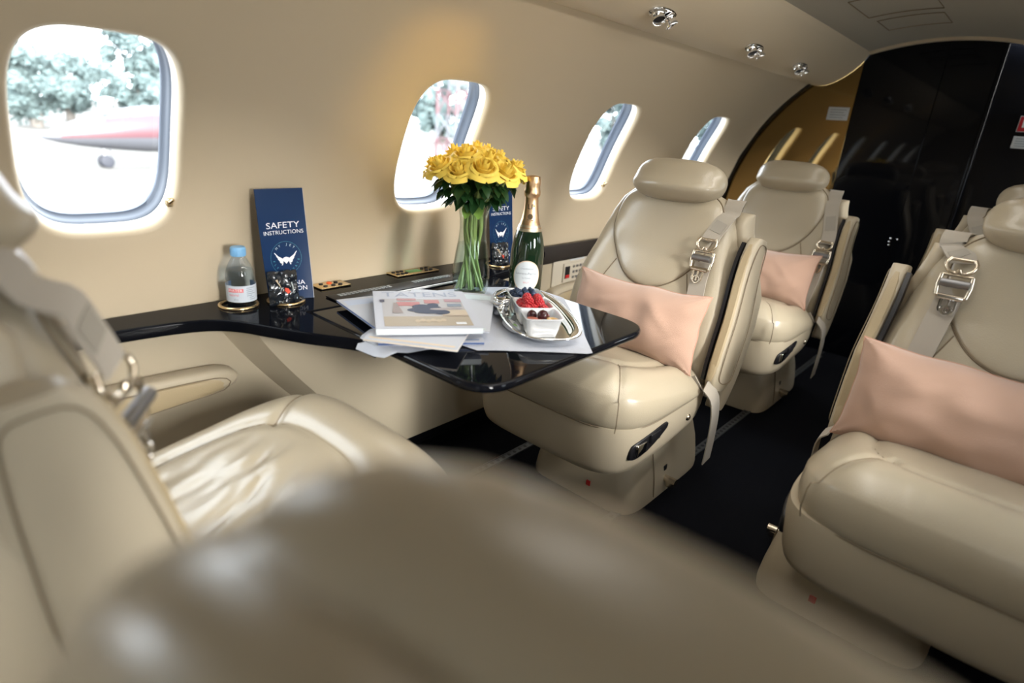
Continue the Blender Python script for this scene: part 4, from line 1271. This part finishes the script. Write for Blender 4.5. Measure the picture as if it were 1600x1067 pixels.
def magazine(cx, cy, z, ang, w, h, th, label, edge_m, cover):
    root = empty('magazine', (cx, cy, z), ang, label, 'magazine', 'magazines on the table')
    def sag(u, q): return .0012 * sin(u * 30 + q * 12)
    mesh('pages', *box(-w / 2, w / 2, -h / 2, h / 2, .0006, th - .0006, .0004), edge_m, root)
    g = MB()
    for zz in (0, th - .0006): g.add(*box(-w / 2 - .0006, w / 2 + .0006, -h / 2 - .0006, h / 2 + .0006, zz, zz + .0006))
    g.build('cover', PAPER, root)
    p = Print(); cover(p, w, h)
    p.build('cover_print', lambda u, q, e: Vector((u, q, th + e)), root, GLOSSPRINT)
    return root
def cover_top(p, w, h):
    p.rect(-w * .5, w * .5, -h * .5, h * .5, (.53, .55, .61))
    p.rect(-w * .42, w * .42, -h * .45, h * .26, (.46, .45, .46), 1)
    p.rect(-w * .42, w * .42, -h * .45, -h * .22, (.42, .36, .28), 2)
    p.text('TATENS', 0, h * .38, w * .24, (.36, .40, .50), 2, .95)
    rd = (.48, .20, .20)
    for x0, x1, y0, y1, c in ((-.26, -.06, .20, .26, (.46, .26, .26)), (-.27, -.03, .05, .16, rd), (.02, .18, .12, .22, (.50, .24, .24)), (.24, .42, .16, .24, (.44, .27, .30)), (.25, .40, .03, .11, (.24, .28, .34)), (-.44, -.39, .16, .23, (.10, .10, .14)), (.26, .36, -.42, -.37, (.72, .75, .78))):
        p.rect(w * x0, w * x1, h * y0, h * y1, c, 3)
    dk = (.05, .06, .10)     # seated figures, simplified
    for x, y, rx, ry in ((-.02, .02, .10, .07), (.06, -.02, .12, .09), (.10, .07, .06, .05), (-.06, -.06, .12, .05), (.16, -.12, .09, .06), (.04, -.10, .16, .06)): p.disc(w * x, h * y, w * rx, h * ry, dk, 4, 14)
    p.poly([(-w * .33, -h * .14), (-w * .22, -h * .14), (-w * .27, h * .14), (-w * .30, h * .14)], (.32, .27, .26), 4)
    for x, y, rx, ry in ((.18, -.04, .13, .03), (.30, -.02, .10, .02)): p.disc(w * x, h * y, w * rx, h * ry, (.38, .34, .34), 4, 14)
    p.rect(w * .16, w * .42, -h * .20, -h * .06, (.56, .47, .36), 3); p.rect(w * .16, w * .42, -h * .225, -h * .20, (.40, .32, .25), 4)
    for k in range(6): p.disc(w * (-.02 + .05 * k - .08), -h * .34 + h * .02 * (k % 2), w * .028, h * .035, (.54, .45, .33), 4, 12)
def cover_plain(tint, bar):
    def fn(p, w, h):
        p.rect(-w * .5, w * .5, -h * .5, h * .5, (.53, .55, .60)); p.rect(-w * .46, w * .46, -h * .47, -h * .445, bar, 1); p.rect(-w * .46, w * .46, h * .30, h * .44, tint, 1)
        for k in range(5): p.rect(-w * .40, w * (.1 + .07 * (k % 3)), -h * .10 - k * h * .055, -h * .085 - k * h * .055, (.55, .58, .64), 1)
    return fn
BLUEP = mat('blue_page_edges', (.16, .26, .55), .5)
CREAMP = mat('cream_page_edges', (.70, .60, .48), .6)
z_ = TZ + .0040
mags = [
    (.800, .925, -.62, .205, .275, .006, 'white magazine with dark blue page edges, lowest of the stack', mat('navy_page_edges', (.05, .09, .22), .5), cover_plain((.70, .74, .82), (.3, .36, .5))),
    (.790, .985, -.20, .205, .265, .005, 'magazine with blue page edges poking out towards the ledge side of the stack', BLUEP, cover_plain((.50, .56, .68), (.68, .6, .5))),
    (.775, .885, -.98, .180, .275, .004, 'magazine with cream spine turned away under the top one', CREAMP, cover_plain((.66, .70, .80), (.72, .58, .42))),
    (.860, .925, -.85, .200, .270, .003, 'thin white brochure peeping out beside the top magazine', PAPER, cover_plain((.60, .68, .72), (.55, .62, .60))),
]
for cx_, cy_, an, w_, h_, th_, lab, em, cv in mags:
    magazine(cx_, cy_, z_, an, w_, h_, th_, lab, em, cv); z_ += th_ + .0012
magazine(.790, .921, z_, -.60, .205, .258, .012, 'thick magazine with a figure on its cover, topmost of the stack', mat('grey_page_edges', (.66, .72, .74), .6), cover_top)

# ------------------------------------------------------------------ tray with bowls, fruit, tin
TA = .925
tray = empty('silver_tray', (1.014, .802, TZ + .0030), TA, 'oval polished silver tray on the white cloth holding bowls of fruit', 'tray')
def tring(a, b, z, n=3.0): return [(x, y, z) for x, y in se(a, b * .90, n, 96)]
mesh('dish', *loft([tring(.01, .006, .0020), tring(.140, .050, .0020), tring(.152, .062, .0028), tring(.164, .072, .010), tring(.170, .077, .017), tring(.184, .091, .0195), tring(.186, .093, .0188), tring(.182, .089, .0165), tring(.168, .075, .0145), tring(.158, .066, .004), tring(.150, .060, .0), tring(.01, .006, .0)]), SILVER, tray)
mesh('rim', *ring_tube([Vector(q) for q in tring(.184, .091, .0192)], .0022, 8), SILVER, tray)
ux, uy = cos(TA), sin(TA)
def on_tray(a, b): return (1.022 + a * ux - b * uy, .796 + a * uy + b * ux)
bowl_pos = [(-.099, .020, 'white square porcelain bowl of cut plums and grapes, nearest of the three on the tray'), (-.020, .020, 'white square porcelain bowl of raspberries, middle one on the tray'), (.059, .020, 'white square porcelain bowl of blueberries, furthest of the three on the tray')]
def rsq(a, z, n=7, k=48): return [(x, y, z) for x, y in se(a, a, n, k)]
for i, (a, b, lab) in enumerate(bowl_pos):
    x, y = on_tray(a, b)
    r = empty('fruit_bowl', (x, y, TZ + .0056), TA, lab, 'bowl', 'white bowls on the silver tray')
    mesh('bowl', *loft([rsq(.027, .0), rsq(.030, .001), rsq(.0335, .016), rsq(.0385, .0385), rsq(.0405, .0415), rsq(.0402, .0425), rsq(.0385, .0425), rsq(.0370, .040), rsq(.0325, .018), rsq(.0285, .005), rsq(.010, .0035)], True, True), CERAMIC, r)
    mesh('rim', *ring_tube([Vector(q) for q in rsq(.0396, .0418)], .0015, 6), CERAMIC, r)
rb = random.Random(5)
def ball(r, k=16, j=10, squash=1.0):
    return lathe([(r * sin(PI * i / j) + 1e-5, -r * squash * cos(PI * i / j)) for i in range(j + 1)], k)
# blueberries
bx_, by_ = on_tray(*bowl_pos[2][:2])
bb = MB(); bb.add(*ball(.0072, 16, 10, .88)); 
crown = MB(); crown.add(*lathe([(.0014, .0052), (.0030, .0068), (.0034, .0078), (.0026, .0070), (.0010, .0056)], 10))
proto = None
k = 0
pp_b = [(dx, dy, .036) for dx in (-.024, -.008, .008, .024) for dy in (-.024, -.008, .008, .024)] + [(dx, dy, .0455) for dx in (-.016, 0.0, .016) for dy in (-.016, .0, .016)]
def berry_label(nm, bowl, dx, dy, dz, n_low):
    top = dz > .04
    far = ['nearest', 'second', 'third', 'furthest'] if n_low == 4 else ['nearest', 'middle', 'furthest']
    left = ['leftmost', 'second from left', 'third from left', 'rightmost'] if n_low == 4 else ['leftmost', 'central', 'rightmost']
    return '%s, %s in the %s row, %s layer, %s' % (nm, left[dy], far[dx], 'upper' if top else 'lower', bowl)
for qi, (dx, dy, dz) in enumerate(pp_b):
    if qi < 16: lab_b = berry_label('dark blueberry', 'the furthest bowl', qi // 4, 3 - qi % 4, dz, 4)
    else: lab_b = berry_label('dark blueberry', 'the furthest bowl', (qi - 16) // 3, 2 - (qi - 16) % 3, dz, 3)
    dx += rb.uniform(-.002, .002); dy += rb.uniform(-.002, .002)
    x = bx_ + dx * ux - dy * uy; y = by_ + dx * uy + dy * ux
    if proto is None:
        proto = (bb.build('berry', BLUEB).data, crown.build('crown', BLUEB).data)
        for o in list(COL.objects):
            if o.data in proto: D.objects.remove(o)
    r = empty('blueberry', (x, y, TZ + .0056 + dz + rb.uniform(-.001, .001)), 0, lab_b, 'berry', 'blueberries in the furthest bowl')
    for nm, me in zip(('berry', 'crown'), proto):
        o = link(nm, me, r); o.rotation_euler = (rb.uniform(-.8, .8), rb.uniform(-.8, .8), rb.uniform(0, 6)) if nm == 'berry' else o.rotation_euler
    r.rotation_euler = (rb.uniform(-.9, .9), rb.uniform(-.9, .9), rb.uniform(0, 6))
# raspberries: a cluster of drupelets about a hollow
def rasp_mb():
    b = MB()
    rows = [(.0030, .0112, 4), (.0062, .0088, 8), (.0082, .0048, 10), (.0088, .0002, 11), (.0080, -.0042, 10), (.0064, -.0078, 8)]
    for i, (r, z, n) in enumerate(rows):
        for k in range(n):
            a = 2 * PI * (k + .5 * (i % 2)) / n
            v, f = ball(.0029, 8, 6); b.add([Vector(p) + Vector((r * cos(a), r * sin(a), z)) for p in v], f)
    v, f = ball(.0080, 12, 8, 1.25); b.add(v, f)
    return b
rme = None
rx_, ry_ = on_tray(*bowl_pos[1][:2])
pp_r = [(dx, dy, .034) for dx in (-.021, .0, .021) for dy in (-.021, .0, .021)] + [(-.012, -.010, .048), (.012, -.012, .047), (-.010, .012, .048), (.012, .011, .049)]
for qi, (dx, dy, dz) in enumerate(pp_r):
    if qi < 9: lab_b = berry_label('red raspberry', 'the middle bowl', qi // 3, 2 - qi % 3, dz, 3)
    else: lab_b = 'red raspberry, %s of the four heaped on top in the middle bowl' % ('near right', 'far right', 'near left', 'far left')[qi - 9]
    dx += rb.uniform(-.002, .002); dy += rb.uniform(-.002, .002)
    x = rx_ + dx * ux - dy * uy; y = ry_ + dx * uy + dy * ux
    if rme is None:
        o = rasp_mb().build('raspberry', RASP); rme = o.data
    else: o = link('raspberry', rme)
    tag(o, lab_b, 'berry', 'raspberries in the middle bowl')
    o.location = (x, y, TZ + .0056 + dz); o.rotation_euler = (rb.uniform(-1.2, 1.2), rb.uniform(-1.2, 1.2), rb.uniform(0, 6))
# grapes and cut plums
gx_, gy_ = on_tray(*bowl_pos[0][:2])
def fruit(dx, dy, dz, m, r, squash, label, name, flat=False):
    x = gx_ + dx * ux - dy * uy; y = gy_ + dx * uy + dy * ux
    root = empty(name, (x, y, TZ + .0056 + dz), rb.uniform(0, 6), label, 'fruit')
    if flat:   # halved: flesh face up, thin skin below
        mesh('skin', *lathe([(1e-4, -r * squash), (r * .6, -r * squash * .8), (r * .92, -r * squash * .4), (r, 0), (r * .97, .0012)], 24, False, False), GRAPE, root)
        mesh('flesh', *lathe([(r * .97, .0012), (r * .7, .0022), (r * .35, .0012), (1e-4, .0004)], 24), m, root)
    else:
        mesh('body', *ball(r, 24, 14, squash), m, root); mesh('stalk', *tube([(0, 0, r * squash * .95), (.001, .0, r * squash * 1.15)], .0009, 6), STEM, root)
    return root
fruit(-.006, -.002, .0405, GRAPE, .0118, 1.05, 'round dark purple grape on top in the nearest bowl', 'grape')
fruit(-.012, .021, .035, PLUM, .0125, .9, 'halved red-fleshed plum at the tray-tin side of the nearest bowl', 'plum_half', True)
fruit(-.015, -.021, .035, PLUMY, .0130, .8, 'halved yellow-fleshed plum at the aisle side of the nearest bowl', 'plum_half', True)
fruit(-.022, .006, .034, PLUM, .0095, .9, 'small pinkish plum piece at the front of the nearest bowl', 'plum_half', True)
fruit(.016, .016, .034, GRAPE, .0110, 1.05, 'dark grape low at the back of the nearest bowl beside the halved plum', 'grape')
fruit(.016, -.012, .034, PLUM, .0110, .9, 'halved plum at the back of the nearest bowl', 'plum_half', True)
# polished tin with a banded lid
x, y = on_tray(.030, .079)
tin = empty('silver_tin', (x, y, TZ + .0056), 0, 'small round polished silver tin at the vase side of the tray', 'tin')
mesh('body', *lathe([(0, 0), (.017, 0), (.0185, .002), (.0185, .020), (.0180, .0215), (.0194, .023), (.0194, .028)], 48), CHROME, tin)
mesh('lid', *lathe([(.0200, .0242), (.0204, .0255), (.0192, .027), (.0204, .0285), (.0204, .034), (.0192, .0355), (.0200, .0370), (.0196, .0392), (.0175, .0405), (0, .0400)], 48), CHROME, tin)
# wrapped wipe lying on the tray
x, y = on_tray(-.062, .074)
wp_ = empty('wipe_sachet', (x, y, TZ + .0062), TA + .15, 'white oval sachet with a green mark lying beside the nearest bowl', 'sachet')
v, f = puff([(p[0], p[1]) for p in se(.040, .014, 2.4, 40)], lambda u, w, h: Vector((u, w, .004 + h + .15 * (u + .04) * 0)), .006, rings=6)
mesh('sachet', v, f, CERAMIC, wp_)
q = Print(); q.poly([(-.030, -.003), (-.020, .001), (-.010, .004), (-.016, -.004)], (.22, .45, .08)); q.disc(-.008, -.004, .0025, .0025, (.03, .03, .03), 1, 12)
q.build('print', lambda u, w, e: Vector((u, w, .0105 + e)), wp_)

# ------------------------------------------------------------------ outside the windows: apron, parked jet, trees, mast
GZ = -1.4
o = mesh('ground', *box(-60, 160, 4, 200, GZ - .1, GZ), TARMAC, smooth=False); o['kind'] = 'structure'
jet = empty('parked_jet', (7.2, 23.6, GZ), math.radians(8), 'red and white business jet parked on the apron beyond the first window', 'aircraft')
def jring(x, ry, rz, zc): return [(x, ry * cos(2 * PI * k / 32), zc + rz * sin(2 * PI * k / 32)) for k in range(32)]
secs = [(-2.55, .02, .02, .92), (-2.45, .10, .09, .94), (-2.1, .24, .22, .98), (-1.5, .42, .40, 1.06), (-.8, .58, .55, 1.14), (-.2, .66, .66, 1.20), (.5, .70, .74, 1.24), (1.5, .72, .76, 1.26), (4.5, .72, .76, 1.26), (6.5, .55, .58, 1.40), (8.2, .22, .25, 1.62), (8.8, .05, .06, 1.70)]
mesh('fuselage', *loft([jring(*s) for s in secs]), JETWHITE, jet)
st = MB()
rows = []
for x, ry, rz, zc in secs[2:-2]:
    rows.append([(x, -ry * 1.012 * cos(a), zc + rz * 1.012 * sin(a)) for a in [math.radians(d) for d in (-18, -5, 10, 25, 40)]])
mesh('red_stripe', *loft(rows, False, False, closed=False), JETRED, jet)['label'] = 'broad red stripe along the nose'
wsh = []
for x, ry, rz, zc in [(-.85, .57, .54, 1.14), (-.5, .62, .60, 1.17), (-.1, .665, .67, 1.205)]:
    wsh.append([(x, ry * 1.015 * cos(a), zc + rz * 1.015 * sin(a)) for a in [math.radians(d) for d in (40, 65, 90, 115, 140)]])
mesh('windscreen', *loft(wsh, False, False, closed=False), TYRE, jet)
b = MB(); b.add(*tube([(-.9, 0, .75), (-.85, 0, .25)], .07, 10)); b.add(*tube([(-.80, -.06, .80), (-.62, -.06, .40)], .05, 8))
b.build('nose_gear_leg', STEEL, jet)
for yy in (-.12, .12):
    w = mesh('wheel', *lathe([(.02, -.07), (.16, -.07), (.20, -.04), (.20, .04), (.16, .07), (.02, .07)], 24, True, True), TYRE, jet); w.rotation_euler = (PI / 2, 0, 0); w.location = (-.85, yy, .20)
for yy in (-1.5, 1.5):
    mesh('main_gear_leg', *tube([(3.6, yy, .9), (3.6, yy, .25)], .07, 10), STEEL, jet)
    w = mesh('wheel', *lathe([(.02, -.09), (.20, -.09), (.25, -.05), (.25, .05), (.20, .09), (.02, .09)], 24, True, True), TYRE, jet); w.rotation_euler = (PI / 2, 0, 0); w.location = (3.6, yy, .25)
for sg in (1, -1):
    v = [(2.6, sg * .5, .88), (4.8, sg * .5, .90), (4.9, sg * 5.5, 1.15), (4.2, sg * 5.5, 1.15)]
    v2 = [(x, y, z + .12) for x, y, z in v]
    mesh('wing', *loft([v, v2]), JETWHITE, jet, smooth=False)
    n = mesh('engine', *lathe([(.20, -.9), (.33, -.7), (.38, 0), (.30, .9), (.20, 1.1)], 24, True, True), JETWHITE, jet); n.rotation_euler = (0, PI / 2, 0); n.location = (5.6, sg * 1.05, 1.75)
mesh('tail_fin', *loft([[(6.6, -.08, 1.9), (8.6, -.05, 1.8), (9.4, -.04, 3.9), (8.4, -.04, 3.9)], [(6.6, .08, 1.9), (8.6, .05, 1.8), (9.4, .04, 3.9), (8.4, .04, 3.9)]]), JETRED, jet, smooth=False)
mesh('tailplane', *loft([[(8.3, -2, 3.75), (9.2, -2, 3.75), (9.5, 0, 3.8), (8.2, 0, 3.8)], [(8.3, -2, 3.85), (9.2, -2, 3.85), (9.5, 0, 3.92), (8.2, 0, 3.92)]]), JETWHITE, jet, smooth=False)

# white light aircraft wing of our own machine seen low in the first window is out past the glass: a second parked craft's swept wing
rt = random.Random(3)
def tree(x, y, h, w, label, seed):
    root = empty('tree', (x, y, GZ), 0, label, 'tree', 'trees beyond the apron')
    mesh('trunk', *tube([(0, 0, 0), (.1, .05, h * .35), (.0, .1, h * .6)], [w * .07, w * .055, w * .03], 8), BARK, root)
    r = random.Random(seed); b = MB()
    for k in range(46):     # leafy boughs: each a spray of small leaf clumps
        a = r.uniform(0, 2 * PI); q = r.uniform(.0, 1) ** .6; zz = r.uniform(.20, .93)
        env = sin(PI * min(1, (zz - .12) / .95)) ** .6
        c = Vector((w * .42 * q * env * cos(a), w * .42 * q * env * sin(a), h * zz)); R_ = w * r.uniform(.08, .15)
        v, f = ball(R_ * .62, 8, 6); b.add([Vector(p) * (1 + .3 * noise.noise(Vector(p) * 3 / R_)) + c for p in v], f)
        for _ in range(70):
            d = Vector((r.gauss(0, 1), r.gauss(0, 1), r.gauss(0, .8))).normalized(); p = c + d * R_ * r.uniform(.55, 1.15)
            e1 = Vector((r.gauss(0, 1), r.gauss(0, 1), r.gauss(0, 1))).normalized() * r.uniform(.10, .24); e2 = e1.orthogonal().normalized() * r.uniform(.08, .16)
            b.add([p - e1, p + e2, p + e1, p - e2], [(0, 1, 2, 3)])
    cw = b.build('crown', TREE, root, smooth=False); cw['kind'] = 'stuff'
tree(14.6, 45, 6.6, 5.5, 'tall pale leafy tree behind the parked jet', 1)
tree(20.5, 52, 7.6, 7.0, 'broad tall tree to the tail side of the jet', 2)
tree(9.4, 47, 4.4, 5.0, 'low rounded tree ahead of the jet\'s nose', 3)
tree(13.8, 58, 4.8, 5.0, 'small tree far behind the low rounded one', 4)
tree(-4.0, 52, 6.0, 6.5, 'leafy tree at the far front end of the tree row', 5)
tree(46.5, 30, 6.0, 6.5, 'bushy tree seen through the third window', 6)
tree(68.0, 30, 6.0, 7.0, 'bushy tree seen through the fourth window', 7)
tree(40.5, 45, 6.0, 8.0, 'low tree far behind the red and white mast', 8)
mast = empty('lattice_mast', (24.0, 26.0, GZ), .3, 'red and white lattice mast seen through the second window', 'mast')
for k in range(7):
    b = MB(); z0_, z1_ = k * 1.25, (k + 1) * 1.25
    for sx in (-.6, .6):
        for sy in (-.6, .6):
            b.add(*tube([(sx, sy, z0_), (sx, sy, z1_)], .09, 6))
    for sg in (-1, 1):
        b.add(*tube([(-.6, sg * .6, z0_), (.6, sg * .6, z1_)], .05, 6)); b.add(*tube([(sg * .6, -.6, z0_), (sg * .6, .6, z1_)], .05, 6)); b.add(*tube([(-.6, sg * .6, z1_), (.6, sg * .6, z1_)], .05, 6))
    o = b.build('lattice_section', JETRED if k % 2 == 0 else JETWHITE, mast)
    o['label'] = 'red lattice section' if k % 2 == 0 else 'white lattice section'
